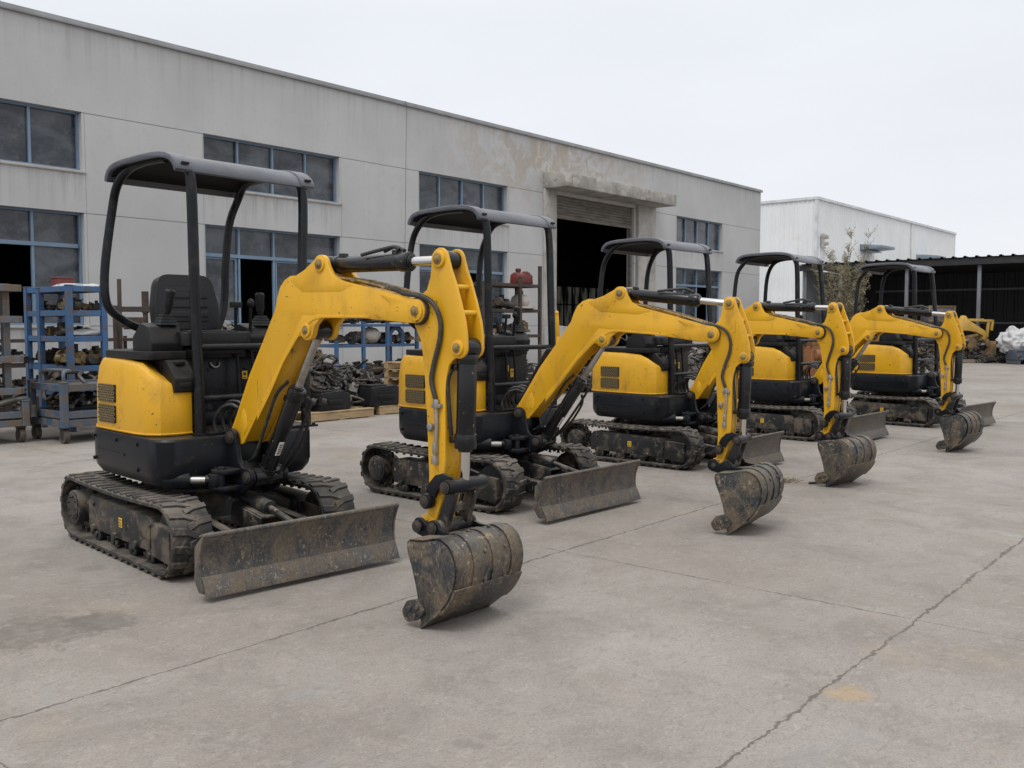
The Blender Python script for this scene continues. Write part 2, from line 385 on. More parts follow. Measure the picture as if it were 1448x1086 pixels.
# seat base bulkhead, floor and panels
b = MB()
b.box((-.02, .14, .97), (.26, .70, .46)); b.box((.115, .14, 1.0), (.012, .66, .36)); b.box((.02, .14, 1.205), (.30, .60, .06))
b.box((.30, .15, .748), (.42, .68, .018)); b.box((.125, .14, .80), (.03, .62, .08))
b.cyl((.112, .0, .86), (.125, .0, .86), .028, n=16)
for (y, z) in ((-.12, .8), (.05, .8), (.2, .8), (.3, .8), (.0, 1.1), (.25, 1.1), (-.1, .95), (.3, .95)): b.cyl((.118, y, z), (.126 if z > .85 else .146, y, z), .010, n=8)
b2 = MB(); b2.tube([(.13+.012*math.sin(a), .04+.03*math.cos(a), 1.145-.03*abs(math.sin(a))) for a in [i*math.pi/10 for i in range(11)]], .006, 6)
fp = part('seat_bulkhead', b.mesh('seat_bulkhead', BLK, bevel=.006), 'U')
sub(fp, 'tie_ring', b2.mesh('tie_ring', LAMP), 'U')
b = MB()
for (y, z, h) in ((.245, 1.06, .05), (.30, 1.02, .07)): b.box((.123, y, z), (.003, .035, h))
b.mi = 1
for (y, z) in ((.245, 1.066), (.30, 1.03)): b.box((.1248, y, z), (.001, .018, .018)); b.box((.1248, y, z-.022), (.001, .024, .005))
sub(fp, 'warning_sticker', b.mesh('warning_sticker', [STK, STB]), 'U', 'small yellow warning stickers')
# seat
st = MB(); st.box((.05, .0, 1.215), (.34, .38, .04)); st.box((-.17, .0, 1.32), (.03, .3, .2))
seat = part('seat', st.mesh('seat', PLS, bevel=.01), 'U')
b = MB(); M = T(-.16, 0, 1.34) @ RY(-9)
b.prism(rpoly([(-.205, 0, .05), (.205, 0, .05), (.213, .15, .08), (.175, .352, .085), (-.175, .352, .085), (-.213, .15, .08)], 6), -.045, .045, 'x', M)
b.prism(rpoly([(-.14, .05, .03), (.14, .05, .03), (.14, .28, .05), (-.14, .28, .05)], 5), .044, .052, 'x', M)
for z in (.10, .16, .22): b.box((.054, 0, z), (.012, .26, .045), M)
sub(seat, 'backrest', b.mesh('backrest', VNL, bevel=.022, seg=4, sharp=50), 'U')
b = MB(); b.prism(rpoly([(-.14, -.23, .06), (.27, -.23, .08), (.29, .23, .08), (-.14, .23, .06)], 6), 1.25, 1.335, 'z'); b.prism(rpoly([(-.10, -.17, .05), (.22, -.17, .06), (.22, .17, .06), (-.10, .17, .05)], 6), 1.33, 1.345, 'z')
sub(seat, 'cushion', b.mesh('cushion', VNL, bevel=.025, seg=4, sharp=50), 'U')
# consoles and levers
for (yc, zt, zb, lean) in ((-.295, 1.375, 1.17, -10), (.335, 1.37, 1.20, 4)):
    b = MB(); x0, x1 = -.06, .22; w = .098
    b.prism(rpoly([(x0, zb, .02), (x1-.02, zb, .02), (x1, zb+.10, .03), (x1-.05, zt-.01, .03), (.06, zt+.015, .02), (x0, zt-.07, .03)]), yc-w, yc+w)
    co = part('control_console', b.mesh('control_console', PLS, bevel=.012), 'U')
    b = MB(); c0 = Vector((.125, yc+.03, zt))
    for i in range(4): b.box((c0.x, c0.y, zt+.008+.016*i), (.12-.018*i, .12-.018*i, .015), None, .86, .86)
    e = c0+Vector((.01-.02*lean/10, math.sin(R(lean))*-.18*.6, .20))
    b.tube([c0+Vector((0, 0, .05)), c0.lerp(e, .4), c0.lerp(e, .55), c0.lerp(e, .8), e, e+Vector((.0, 0, .012))], [.016, .017, .026, .027, .031, .02], 14)
    sub(co, 'joystick', b.mesh('joystick', PLS, bevel=.003), 'U')
for (y, ty, kn) in ((.16, .14, 0), (.26, .24, 1)):
    b = MB(); b.tube(smooth_path([(.22, y, .76), (.21, y, 1.0), (.19, y-.005, 1.3), (.22, ty, 1.46), (.225, ty, 1.49)]), .011, 8)
    if kn: b.ball((.225, ty, 1.51), .024, 2, sx=(1, 1, 1.3))
    else: b.box((.225, ty, 1.50), (.04, .065, .035))
    part('travel_lever', b.mesh('travel_lever', PLS, bevel=.004), 'U')
# canopy frame: posts, bars, roof
CR = T(0, .15, 0) @ RZ(6) @ T(0, -.15, 0)
def cp(x, y, z): v = CR @ Vector((x, y, z)); return (v.x, v.y, v.z)
for y, yt in ((-.205, -.24), (.505, .555)):
    b = MB(); b.tube(smooth_path([(.42, y, .735), (.415, y, 1.0), (.39, y*.97+yt*.03, 1.5), cp(.33, yt, 2.15), cp(.30, yt, 2.28)], 5), .031, 14)
    b.box((.42, y, .742), (.12, .10, .012)); b.cyl((.475, y+.02, .748), (.475, y+.02, .762), .011, n=6)
    part('canopy_post', b.mesh('canopy_post', POST, sharp=40), 'U')
rr = [cp(.10, -.265, 2.358), cp(-.15, -.27, 2.356), cp(-.30, -.285, 2.322), cp(-.39, -.305, 2.24), (-.425, -.345, 2.10), (-.43, -.395, 1.76), (-.42, -.405, 1.56), (-.42, -.37, 1.465), (-.42, -.26, 1.385), (-.40, -.14, 1.33), (-.38, -.02, 1.27), (-.36, .05, 1.20)]
lr = [cp(.10, .565, 2.358), cp(-.15, .565, 2.356), cp(-.30, .555, 2.322), (-.43, .515, 2.23), (-.45, .46, 2.06), (-.45, .425, 1.76), (-.45, .42, 1.62), (-.44, .40, 1.48), (-.42, .35, 1.37), (-.40, .29, 1.28), (-.36, .22, 1.20)]
for q in (rr, lr):
    b = MB(); b.tube(smooth_path(q, 5), .0265, 14); part('canopy_post', b.mesh('canopy_post', POST, sharp=40), 'U')
for z, r in ((1.245, .020), (.945, .020)):
    b = MB(); b.tube([(.405, -.20, z), (.405, .51, z)], r, 12); part('grab_bar', b.mesh('grab_bar', POST, sharp=40), 'U')
b = MB()
rp = [(-.475, 2.262), (-.466, 2.295), (-.445, 2.325), (-.41, 2.350), (-.35, 2.366), (-.25, 2.375), (-.05, 2.380), (.08, 2.379), (.16, 2.374), (.225, 2.362), (.275, 2.343), (.312, 2.316), (.335, 2.285), (.345, 2.255)]
b.strip(rp, -.022, -.29, .59, 'y', CR)
for y0, y1 in ((-.345, -.24), (.53, .64)):
    b.strip([(x*1.015, z+.007) for x, z in rp], -.036, y0, y1, 'y', CR)
cr = part('canopy_roof', b.mesh('canopy_roof', CANP, bevel=.008, seg=2, sharp=30), 'U')
b = MB()
for y in (-.285, .585): b.box((.345, y, 2.30), (.012, .05, .014), CR)
lb = MB(); lb.strip([(x*.96, z-.026) for x, z in rp[2:-3]], -.010, -.325, .625, 'y', CR)  # thin black sheet added below the roof to darken its underside like shade
sub(cr, 'roof_lining', lb.mesh('roof_lining', ROOF_SHADE, sharp=30), 'U')
sub(cr, 'lashing_point', b.mesh('lashing_point', VOID, bevel=.003), 'U')

# --- swing bracket
b = MB()
bp = arc(.09, .73, .052, 200, 20, 8) + [(.155, .66), (.17, .60), (.20, .565)] + arc(.25, .515, .048, 70, -70, 8) + [(.20, .42), (.12, .385), (-.02, .39), (-.05, .43), (-.05, .66)]
for s in (-1, 1): b.prism(bp, s*.095, s*.125)
b.prism(rpoly([(-.06, .395, .02), (.09, .395, .02), (.13, .48, .02), (.06, .60, .03), (-.06, .66, .02)]), -.10, .10)
b.cyl((0, 0, .40), (0, 0, .69), .06, n=20)
for z in (.45, .545): b.prism(rpoly([(.0, -.08, .01), (.19, -.08, .01), (.19, -.22, .04), (.09, -.27, .04), (.05, -.20, .02)]), z-.014, z+.014, 'z')
b.cyl((.135, -.215, .425), (.135, -.215, .575), .024, n=14)
sb = part('swing_bracket', b.mesh('swing_bracket', BLK, bevel=.006), 'B')
for x, z, r in ((.09, .73, .040), (.25, .515, .034)):
    b = MB(); b.cyl((x, -.142, z), (x, .142, z), r*.82, n=8); b.cyl((x, -.134, z), (x, .134, z), r, n=20)
    sub(sb, 'bracket_pin', b.mesh('bracket_pin', PIN, bevel=.003), 'B')
b = MB(); b.cyl((.47, -.45, .51), (.555, -.335, .503), .046, n=20); b.cyl((.63, -.225, .465), (.63, -.225, .535), .040, n=18); b.cyl((.60, -.268, .50), (.63, -.225, .50), .030, n=16)
sw = part('swing_cylinder', b.mesh('swing_cylinder', BLK, bevel=.004), 'U')
b = MB(); b.cyl((.54, -.35, .503), (.615, -.25, .50), .024, n=18); sub(sw, 'piston_rod', b.mesh('piston_rod', RODM), 'U')

# --- boom
W = .085
outer = arc(.09, .73, .058, 250, 165, 6) + [(.10, .855), (.225, 1.085), (.36, 1.285), (.468, 1.452), (.488, 1.52), (.512, 1.57), (.55, 1.605), (.60, 1.626), (.68, 1.628)]
topl = [(.80, 1.62), (1.074, 1.582), (1.321, 1.537), (1.50, 1.503)]
tipc = arc(1.543, 1.444, .056, 80, -100, 10)
under = [(1.455, 1.389), (1.335, 1.398), (1.10, 1.412), (.88, 1.416), (.80, 1.405), (.72, 1.375), (.66, 1.335), (.61, 1.285), (.542, 1.20), (.40, 1.005), (.165, .70)]
b = MB()
bpl = outer+topl+tipc+under
for s in (-1, 1): b.prism(bpl, s*(W-.013), s*W)
b.prism(inset_poly(bpl, .011), -W+.0125, W-.0125)
# proud side plates along the knee and the tip
kn = [(.475, 1.44), (.50, 1.52), (.53, 1.575), (.59, 1.605), (.78, 1.600), (1.0, 1.572), (1.0, 1.558), (.76, 1.58), (.60, 1.585), (.54, 1.555), (.515, 1.505), (.49, 1.43)]
nose = [(1.30, 1.525), (1.50, 1.488)] + arc(1.543, 1.444, .056, 75, -95, 8) + [(1.455, 1.392), (1.33, 1.40), (1.26, 1.43), (1.36, 1.455), (1.36, 1.49)]
low = [(.30, .895), (.42, 1.045), (.55, 1.225), (.62, 1.305), (.70, 1.375), (.82, 1.425), (1.22, 1.422), (1.22, 1.410), (.86, 1.408), (.79, 1.395), (.72, 1.36), (.64, 1.28), (.54, 1.17), (.42, .995), (.30, .84)]
for s in (-1, 1):
    b.prism(nose, s*W, s*(W+.006)); b.prism(low, s*W, s*(W+.004))
    # arm cylinder lugs, boom cylinder lugs
    lug = [(.60, 1.60), (.66, 1.632), (.72, 1.655), (.80, 1.703)] + arc(.845, 1.68, .048, 130, 20, 8) + [(.905, 1.665), (.935, 1.625), (.99, 1.598), (1.10, 1.572), (1.0, 1.54), (.7, 1.54)]
    b.prism(lug, s*(W-.028), s*(W+.001))
    b.cyl((.845, s*(W-.03), 1.68), (.845, s*(W+.010), 1.68), .038, n=20)
    lg = [(.60, 1.30)] + arc(.735, 1.343, .052, 215, 350, 8) + [(.80, 1.37), (.86, 1.42), (.70, 1.42)]
    b.prism(lg, s*(W-.030), s*(W+.001)); b.cyl((.735, s*(W-.03), 1.343), (.735, s*(W+.012), 1.343), .036, n=18)
    b.cyl((1.543, s*W, 1.444), (1.543, s*(W+.014), 1.444), .046, n=22)
    b.prism([(.12, .80), (.17, .90), (.20, .86), (.21, .80), (.17, .745)], s*W, s*(W+.003))
boom = part('boom', b.mesh('boom', YEL, org=FOOT, bevel=.005), 'boom')
for (x, z, r) in ((.845, 1.68, .020), (.735, 1.343, .018), (1.543, 1.444, .026)):
    b = MB(); b.cyl((x, -W-.020, z), (x, W+.020, z), r, n=6); b.cyl((x, -W-.026, z), (x, W+.026, z), r*.55, n=12); b.cyl((x, -W-.013, z), (x, W+.013, z), r*1.35, n=18)
    sub(boom, 'boom_pin', b.mesh('boom_pin', PNY, org=FOOT, bevel=.002), 'boom')
b = MB()
for s, o in ((-1, 0), (-1, .02), (1, .0), (1, .02)):
    y = s*(.035+o)
    b.tube(smooth_path([(.95, y, 1.612), (1.1, y, 1.594), (1.3, y, 1.556), (1.46, y, 1.52)], 4), .0055)
for x, z in ((1.08, 1.60), (1.30, 1.557), (1.48, 1.52)): b.box((x, 0, z-.004), (.022, .15, .012), RY(0))
sub(boom, 'hydraulic_pipe', b.mesh('hydraulic_pipe', PNY, org=FOOT), 'boom')
b = MB()
for i, (yo, h) in enumerate(((-.06, .0), (-.02, .03), (.02, .015), (.06, .04))):
    b.tube(smooth_path([(-.03, yo*1.3-.03, .68), (-.06, yo*1.3-.05, .80+h), (-.01, yo*1.2-.045, .89+h), (.05, yo*1.1-.02, .915+h*.5), (.115, yo, .905), (.20, yo, 1.055), (.32, yo, 1.245)], 6), .011, 8)
part('hydraulic_hose', b.mesh('hydraulic_hose', HOSE, org=(0, 0, 0)), 'B')
# cylinders (along +x from the base pin; rods along -x from the eye)
def cyl_pair(name, Lb, r, rr, Lr, eyeb, eyer, wb, wr, fr, frr, chrome, hoses=()):
    b = MB(); b.cyl((-.005, -wb, 0), (-.005, wb, 0), eyeb, n=20); b.cyl((.02, 0, 0), (Lb, 0, 0), r, n=28); b.cyl((Lb-.07, 0, 0), (Lb-.005, 0, 0), r*1.12, n=28); b.cyl((.02, 0, 0), (.06, 0, 0), r*1.06, n=28)
    b.cyl((Lb-.005, 0, 0), (Lb+.012, 0, 0), rr*1.45, n=20); b.box((.085, 0, r), (.035, .04, .03)); b.box((Lb-.10, 0, r), (.035, .04, .035))
    p = part(name, b.mesh(name, CYL, bevel=.004), fr)
    b = MB(); b.cyl((-.02, 0, 0), (-Lr, 0, 0), rr, n=22); 
    sub(p, 'piston_rod', b.mesh('piston_rod', chrome, bevel=.002), frr)
    b = MB(); b.cyl((0, -wr, 0), (0, wr, 0), eyer, n=20); b.cyl((-.045, 0, 0), (0, 0, 0), rr*1.25, n=16)
    sub(p, 'rod_eye', b.mesh('rod_eye', CYL, bevel=.004), frr)
    if hoses:
        b = MB()
        for h in hoses: b.tube(smooth_path(h, 5), .0095, 8)
        sub(p, 'hydraulic_hose', b.mesh('hydraulic_hose', HOSE), fr)
    return p
q = cyl_pair('boom_cylinder', .60, .045, .023, .52, .052, .046, .09, .05, 'bc', 'bcr', RODM,
         [[(.60, -.02, .07), (.50, -.055, .085), (.30, -.06, .075), (.12, -.07, .06), (.03, -.06, .10)], [(.09, 0, .06), (.02, .04, .09), (-.04, .03, .12)], [(.56, .05, -.03), (.52, .08, -.055), (.30, .07, -.06), (.12, .06, -.05), (.0, .06, -.02), (-.03, .05, .06)], [(.48, .06, -.04), (.40, .10, -.07), (.20, .10, -.07), (.05, .09, -.03)]])
b = MB(); b.box((.22, -.012, -.0462), (.09, .032, .003)); b.mi = 1
for i in range(5): b.box((.19+.014*i, -.012, -.0484), (.006, .022, .001))
sub(q, 'data_plate', b.mesh('data_plate', [STW, STB]), 'bc', 'small white data plate')
cyl_pair('arm_cylinder', .585, .043, .023, .34, .046, .042, .055, .05, 'ac', 'acr', CHR,
         [[(.50, 0, .062), (.47, -.01, .075), (.38, -.03, .060), (.28, -.05, .040)], [(.54, .0, .055), (.45, .02, .078), (.36, .035, .06)]])

# --- arm (two plates above, box below)
V = .062
left = [(1.552, .40), (1.572, .50), (1.583, .669), (1.575, .959), (1.562, 1.165), (1.545, 1.30), (1.488, 1.40), (1.484, 1.47), (1.545, 1.515), (1.59, 1.545), (1.614, 1.60), (1.622, 1.65)]
topc = arc(1.678, 1.682, .052, 175, 10, 10)
right = [(1.748, 1.63), (1.775, 1.57), (1.805, 1.48), (1.832, 1.39), (1.842, 1.32)] + arc(1.792, 1.27, .050, 10, -110, 8) + [(1.755, 1.215), (1.728, 1.19), (1.712, 1.14), (1.702, 1.066), (1.692, .741), (1.665, .55)]
foot = arc(1.577, .432, .048, 20, -190, 10)
b = MB()
for s in (-1, 1): b.prism(left+topc+right+foot, s*(V-.018), s*V)
core = [(1.555, .47), (1.58, .50), (1.588, .669), (1.580, .959), (1.567, 1.165), (1.55, 1.30), (1.50, 1.40), (1.495, 1.46), (1.55, 1.50), (1.60, 1.535), (1.63, 1.57), (1.66, 1.60), (1.70, 1.50), (1.72, 1.35), (1.705, 1.20), (1.698, 1.066), (1.687, .741), (1.655, .55), (1.60, .45)]
b.prism(core, -(V-.017), V-.017)
for (x, z) in ((1.755, 1.55), (1.80, 1.43)): b.cyl((x, -V+.01, z), (x, V-.01, z), .013, n=10)
for s in (-1, 1):
    for (x, z, r) in ((1.678, 1.682, .04), (1.792, 1.27, .036)): b.cyl((x, s*(V-.02), z), (x, s*(V+.014), z), r, n=20)
b.cyl((1.577, -.075, .432), (1.577, .075, .432), .05, n=22)
arm = part('digging_arm', b.mesh('digging_arm', YEL, org=TIP, bevel=.005), 'arm')
for (x, z, r) in ((1.678, 1.682, .020), (1.792, 1.27, .017)):
    b = MB(); b.cyl((x, -V-.026, z), (x, V+.026, z), r, n=6); b.cyl((x, -V-.031, z), (x, V+.031, z), r*.6, n=10); b.cyl((x, -V-.018, z), (x, V+.018, z), r*1.35, n=18)
    sub(arm, 'arm_pin', b.mesh('arm_pin', PNY, org=TIP, bevel=.002), 'arm')
b = MB(); b.cyl((1.543, -W+.001, 1.444), (1.543, W-.001, 1.444), .066, n=26)
sub(arm, 'pivot_shade_washer', b.mesh('pivot_shade_washer', HOSE, org=TIP, bevel=.002), 'arm')  # black washer added to paint the shadow line around the boom tip
b = MB(); y = -V-.014
hp = smooth_path([(1.16, -.055, 1.592), (1.36, -.058, 1.555), (1.46, -.085, 1.53), (1.57, y-.008, 1.515), (1.655, y-.008, 1.475), (1.69, y, 1.40), (1.685, y, 1.31), (1.645, y, 1.20), (1.625, y, 1.12), (1.645, y, 1.05), (1.655, y, 1.02)], 8)
b.tube(hp, .0105, 10)
for i in range(6, len(hp)-6, 1): b.tube([hp[i], hp[i].lerp(hp[i+1], .45)], .0122, 10)
sub(arm, 'hydraulic_hose', b.mesh('hydraulic_hose', HOSEG, org=TIP), 'arm')
b = MB(); b.tube([(1.655, y, 1.02), (1.655, y, .90), (1.645, y, .80), (1.643, y, .74)], .010, 8); b.cyl((1.655, y, 1.03), (1.655, y, .99), .017, n=6); b.box((1.655, y+.005, 1.0), (.06, .02, .018))
b.cyl((1.612, -V, .90), (1.612, y-.008, .90), .018, n=8); b.box((1.644, y, .80), (.022, .022, .05)); b.box((1.640, y, .745), (.028, .026, .04)); b.cyl((1.60, -V, .885), (1.60, y, .885), .010, n=6)
sub(arm, 'pipe_fitting', b.mesh('pipe_fitting', LAMP, org=TIP, bevel=.002), 'arm')
# bucket cylinder: static on the arm
b = MB(); A0 = Vector((1.792, 0, 1.27)); A1 = Vector((1.757, 0, .63)); d = (A1-A0).normalized()
b.cyl((1.792, -.05, 1.27), (1.792, .05, 1.27), .046, n=22); b.cyl(A0+d*.03, A0+d*.47, .046, n=28); b.cyl(A0+d*.40, A0+d*.47, .052, n=28); b.cyl(A0+d*.47, A0+d*.485, .034, n=20); b.cyl(A0+d*.03, A0+d*.075, .050, n=28)
b.box(A0+d*.43+Vector((-.05, -.02, 0)), (.04, .04, .03)); b.box(A0+d*.09+Vector((-.05, -.02, 0)), (.04, .04, .03))
bk = part('bucket_cylinder', b.mesh('bucket_cylinder', CYL, org=TIP, bevel=.004), 'arm')
b = MB(); b.cyl(A0+d*.40, A1, .024, n=20); sub(bk, 'piston_rod', b.mesh('piston_rod', CHR, org=TIP), 'arm')
b = MB(); b.tube(smooth_path([tuple(A0+d*.10+Vector((-.06, -.04, 0))), tuple(A0+d*.16+Vector((-.075, -.05, 0))), tuple(A0+d*.3+Vector((-.06, -.05, 0))), tuple(A0+d*.41+Vector((-.055, -.04, 0)))]), .010, 8)
sub(bk, 'hydraulic_hose', b.mesh('hydraulic_hose', HOSE, org=TIP), 'arm')
# linkage
b = MB()
cv = [(1.597, .585), (1.62, .63), (1.66, .668), (1.71, .682), (1.757, .672)]
for s in (-1, 1):
    b.strip([(1.60, .595), (1.622, .64), (1.662, .677), (1.71, .690), (1.765, .676)], -.062, s*.080, s*.100)
    b.cyl((1.600, s*.072, .548), (1.600, s*.108, .548), .037, n=20)
b.cyl((1.757, -.125, .63), (1.757, .125, .63), .034, n=22)
part('rocker_link', b.mesh('rocker_link', BLK, org=TIP, bevel=.004), 'arm')
b = MB()
for s in (-1, 1): b.prism([(1.728, .63), (1.787, .63), (1.718, .44), (1.645, .44)], s*.052, s*.082)
b.cyl((1.672, -.115, .431), (1.672, .115, .431), .034, n=22); b.box((1.705, 0, .515), (.03, .12, .03))
hl = part('bucket_link', b.mesh('bucket_link', FRM, org=TIP, bevel=.005), 'arm')
b = MB()
for (x, z, w) in ((1.757, .63, .14), (1.672, .431, .142), (1.600, .548, .12), (1.577, .432, .15)):
    b.cyl((x, -w, z), (x, w, z), .021, n=8)
    for s in (-1, 1): b.cyl((x, s*(w-.012), z), (x, s*(w-.004), z), .029, n=20)
sub(hl, 'link_pin', b.mesh('link_pin', PIN, org=TIP, bevel=.002), 'arm')
# bucket
so = [(1.66, .403), (1.75, .412), (1.81, .428), (1.87, .432), (1.93, .40), (1.963, .335), (1.965, .265), (1.94, .19), (1.90, .13), (1.855, .085)]
so = [(v.x, v.y) for v in smooth_path([(x, z, 0) for x, z in so], 3)]
mouth = [(1.735, .0), (1.722, .10), (1.702, .19), (1.676, .27), (1.650, .33), (1.640, .37), (1.646, .392), (1.66, .403)]
Y0, Y1 = -.27, .195
b = MB()
b.strip(so + [(1.79, .04), (1.737, .0)], -.012, Y0, Y1)
side = so + [(1.79, .04)] + mouth[:-1]
for y in (Y0, Y1-.012): b.prism(side, y, y+.012)
for y in (-.13, .0, .13): b.strip([(x+(x-1.78)*.012, z+(z-.25)*.012) for x, z in so[6:]], .006, y-.028, y+.028)
b.strip([(x+(x-1.78)*.004, z+(z-.25)*.004) for x, z in so[20:]], .010, Y0-.001, Y1+.001)
b.strip([(1.862, .108), (1.79, .050), (1.728, .002)], .014, Y0-.004, Y1+.004)
for y in (Y0-.001, Y1-.003):   # mouth-edge stiffener
    b.strip([(1.735, .03), (1.722, .10), (1.702, .19), (1.676, .27), (1.658, .33), (1.65, .38)], -.026, y, y+.004)
for y in (-.07, .07):
    for x, z in so[8:24:6]: b.cyl((x, y, z), (x+(x-1.78)*.05, y, z+(z-.25)*.05), .010, n=8)
bu = part('bucket', b.mesh('bucket', STL, org=PIN1, bevel=.003, sharp=28), 'bkt')
b = MB()
er = arc(1.577, .432, .043, 250, 70, 8) + [(1.622, .446)] + arc(1.672, .431, .041, 120, 10, 6) + [(1.745, .43), (1.83, .425), (1.74, .40), (1.655, .385), (1.62, .38)]
for s in (-1, 1): b.prism(er, s*.112, s*.130)
sub(bu, 'bucket_ear', b.mesh('bucket_ear', BLK, org=PIN1, bevel=.003), 'bkt')
for y, s in ((Y0, -1), (Y1, 1)):
    b = MB(); b.prism(rpoly([(1.775, .075, .02), (1.725, .135, .02), (1.66, .115, .03), (1.625, .06, .03), (1.655, .012, .03), (1.72, .03, .02)]), y, y+s*.022)
    for (x, z) in ((1.735, .10), (1.72, .055), (1.685, .085)): b.cyl((x, y+s*.02, z), (x, y+s*.034, z), .013, n=6)
    sub(bu, 'side_cutter', b.mesh('side_cutter', STL, org=PIN1, bevel=.003), 'bkt')

# ------------------------------------------------------------------ place the five machines
POSES = [(-1.998, 5.995, -46.06, .48, 1.019, 5.894, -.673, 1.02, .935, -1.44), (-.298, 7.77, -41.9, -4.64, .982, 14.178, -4.243, 1.045, .955, -1.31), (1.477, 9.847, -41.77, -5.04, .957, -1.566, -1.369, .982, 1.529, -.39),
         (3.427, 12.12, -42.36, -2.93, .97, -1.753, -4.052, 1.016, 1.326, .59), (5.563, 13.667, -46.29, -1.25, .959, 8, 0, 1, 0, 0)]
LBL = ['largest and nearest yellow mini excavator, at the left end of the parked row', 'second nearest yellow mini excavator, between the nearest and the middle one', 'middle yellow mini excavator of the five, canopy in front of the dark workshop doorway',
       'second farthest yellow mini excavator, canopy in front of the white warehouse wall', 'farthest yellow mini excavator, at the right end of the row, without digging arm']
KB = (.97, 1.13, 1.06, 1.13, 1)
FRONT = {'boom', 'arm', 'bkt', 'bc', 'bcr', 'ac', 'acr'}
for i, (x, y, h, u, s_, b_, bpitch, bs, apitch, ay) in enumerate(POSES):
    root = empty('mini_excavator', (x, y, 0), h, LBL[i], 'excavator', 'yellow mini excavators parked in a row', s_)
    MU = RZ(u); MBk = MU @ T(.5) @ RZ(b_)
    F = {'C': Matrix(), 'U': MU, 'B': MBk}
    f3 = Vector(FOOT); rb = RY(-bpitch); ra = RY(-apitch)
    tip = f3 + rb @ ((Vector(TIP)-f3)*bs)
    sa = (tip.z-.006)/((ra @ (Vector(TIP)-Vector(PIN1))).z+KB[i]*.434)
    F['boom'] = MBk @ T(*f3) @ rb @ Matrix.Scale(bs, 4)
    F['arm'] = MBk @ T(*tip) @ ra @ RZ(ay) @ Matrix.Scale(sa, 4)
    F['bkt'] = F['arm'] @ T(*(Vector(PIN1)-Vector(TIP))) @ RY(apitch) @ Matrix.Scale(KB[i], 4)
    def onb(p): return f3 + rb @ ((Vector((p[0], 0, p[1]))-f3)*bs)
    def ona(p): return tip + ra @ ((Vector((p[0], 0, p[1]))-Vector(TIP))*sa)
    for nm, p, q in (('bc', Vector((BCL[0], 0, BCL[1])), onb(BCU)), ('ac', onb(ACL), ona(ACU))):
        a = math.degrees(math.atan2(q.z-p.z, q.x-p.x))
        F[nm] = MBk @ T(*p) @ RY(-a); F[nm+'r'] = MBk @ T(*q) @ RY(-a)
    for (nm, me, fr, lab, subs) in PARTS:
        if i == 4 and fr in FRONT: continue
        o = ob(nm, me, root, F[fr])
        if lab: o['label'] = lab
        for (n2, m2, f2, l2) in subs:
            c = ob(n2, m2, o, F[fr].inverted() @ F[f2])
            if l2: c['label'] = l2
# ------------------------------------------------------------------ camera, sky, sun
cam = bpy.data.cameras.new('camera'); co_ = bpy.data.objects.new('camera', cam); COL.objects.link(co_)
cam.sensor_width = 36; cam.lens = 1329/1448*36; cam.clip_end = 2000; cam.clip_start = .05
co_.location = (0, 0, 1.4); co_.rotation_euler = (R(90)-math.atan(83/1329), 0, 0); sc.camera = co_
w = bpy.data.worlds.new('World'); sc.world = w; w.use_nodes = True
nt = w.node_tree; bg = nt.nodes['Background']; bg.inputs['Strength'].default_value = .1
SUN_EL, SUN_AZ = 58, 205
sky = nt.nodes.new('ShaderNodeTexSky'); sky.sky_type = 'NISHITA'; sky.sun_disc = False; sky.sun_elevation = R(SUN_EL); sky.sun_rotation = R(SUN_AZ); sky.dust_density = 4; sky.air_density = 1.5
tcw = nt.nodes.new('ShaderNodeTexCoord'); sx = nt.nodes.new('ShaderNodeSeparateXYZ'); nt.links.new(tcw.outputs['Generated'], sx.inputs[0])
cr_ = nt.nodes.new('ShaderNodeValToRGB'); nt.links.new(sx.outputs[2], cr_.inputs[0])
e = cr_.color_ramp.elements; e[0].position = 0; e[0].color = (.885, .905, .955, 1); e[1].position = .30; e[1].color = (.86, .888, .945, 1)
x_ = cr_.color_ramp.elements.new(.75); x_.color = (1.36, 1.36, 1.36, 1)
nz_ = nt.nodes.new('ShaderNodeTexNoise'); nz_.inputs['Scale'].default_value = 2.2; nz_.inputs['Detail'].default_value = 5
mp_ = nt.nodes.new('ShaderNodeMapping'); mp_.inputs['Scale'].default_value = (1, 1, 3.5); nt.links.new(tcw.outputs['Generated'], mp_.inputs[0]); nt.links.new(mp_.outputs[0], nz_.inputs['Vector'])
mr_ = nt.nodes.new('ShaderNodeMapRange'); mr_.inputs[1].default_value = .3; mr_.inputs[2].default_value = .7; mr_.inputs[3].default_value = 9.6; mr_.inputs[4].default_value = 10.4; nt.links.new(nz_.outputs[0], mr_.inputs[0])
vs_ = nt.nodes.new('ShaderNodeVectorMath'); vs_.operation = 'SCALE'; nt.links.new(cr_.outputs[0], vs_.inputs[0]); nt.links.new(mr_.outputs[0], vs_.inputs[3])
mx = nt.nodes.new('ShaderNodeMix'); mx.data_type = 'RGBA'; mx.inputs[0].default_value = .96
nt.links.new(sky.outputs[0], mx.inputs[6]); nt.links.new(vs_.outputs[0], mx.inputs[7]); nt.links.new(mx.outputs[2], bg.inputs[0])
sl = bpy.data.lights.new('sun', 'SUN'); sl.energy = 1.35; sl.angle = R(22); sl.color = (1, .97, .93)
so_ = bpy.data.objects.new('sun', sl); COL.objects.link(so_)
so_.rotation_euler = Vector((-math.sin(R(SUN_AZ))*math.cos(R(SUN_EL)), -math.cos(R(SUN_AZ))*math.cos(R(SUN_EL)), -math.sin(R(SUN_EL)))).to_track_quat('-Z', 'Y').to_euler()
vsn = sc.view_settings; vsn.view_transform = 'Standard'; vsn.look = 'None'; vsn.exposure = 0; vsn.gamma = 1; vsn.use_curve_mapping = False

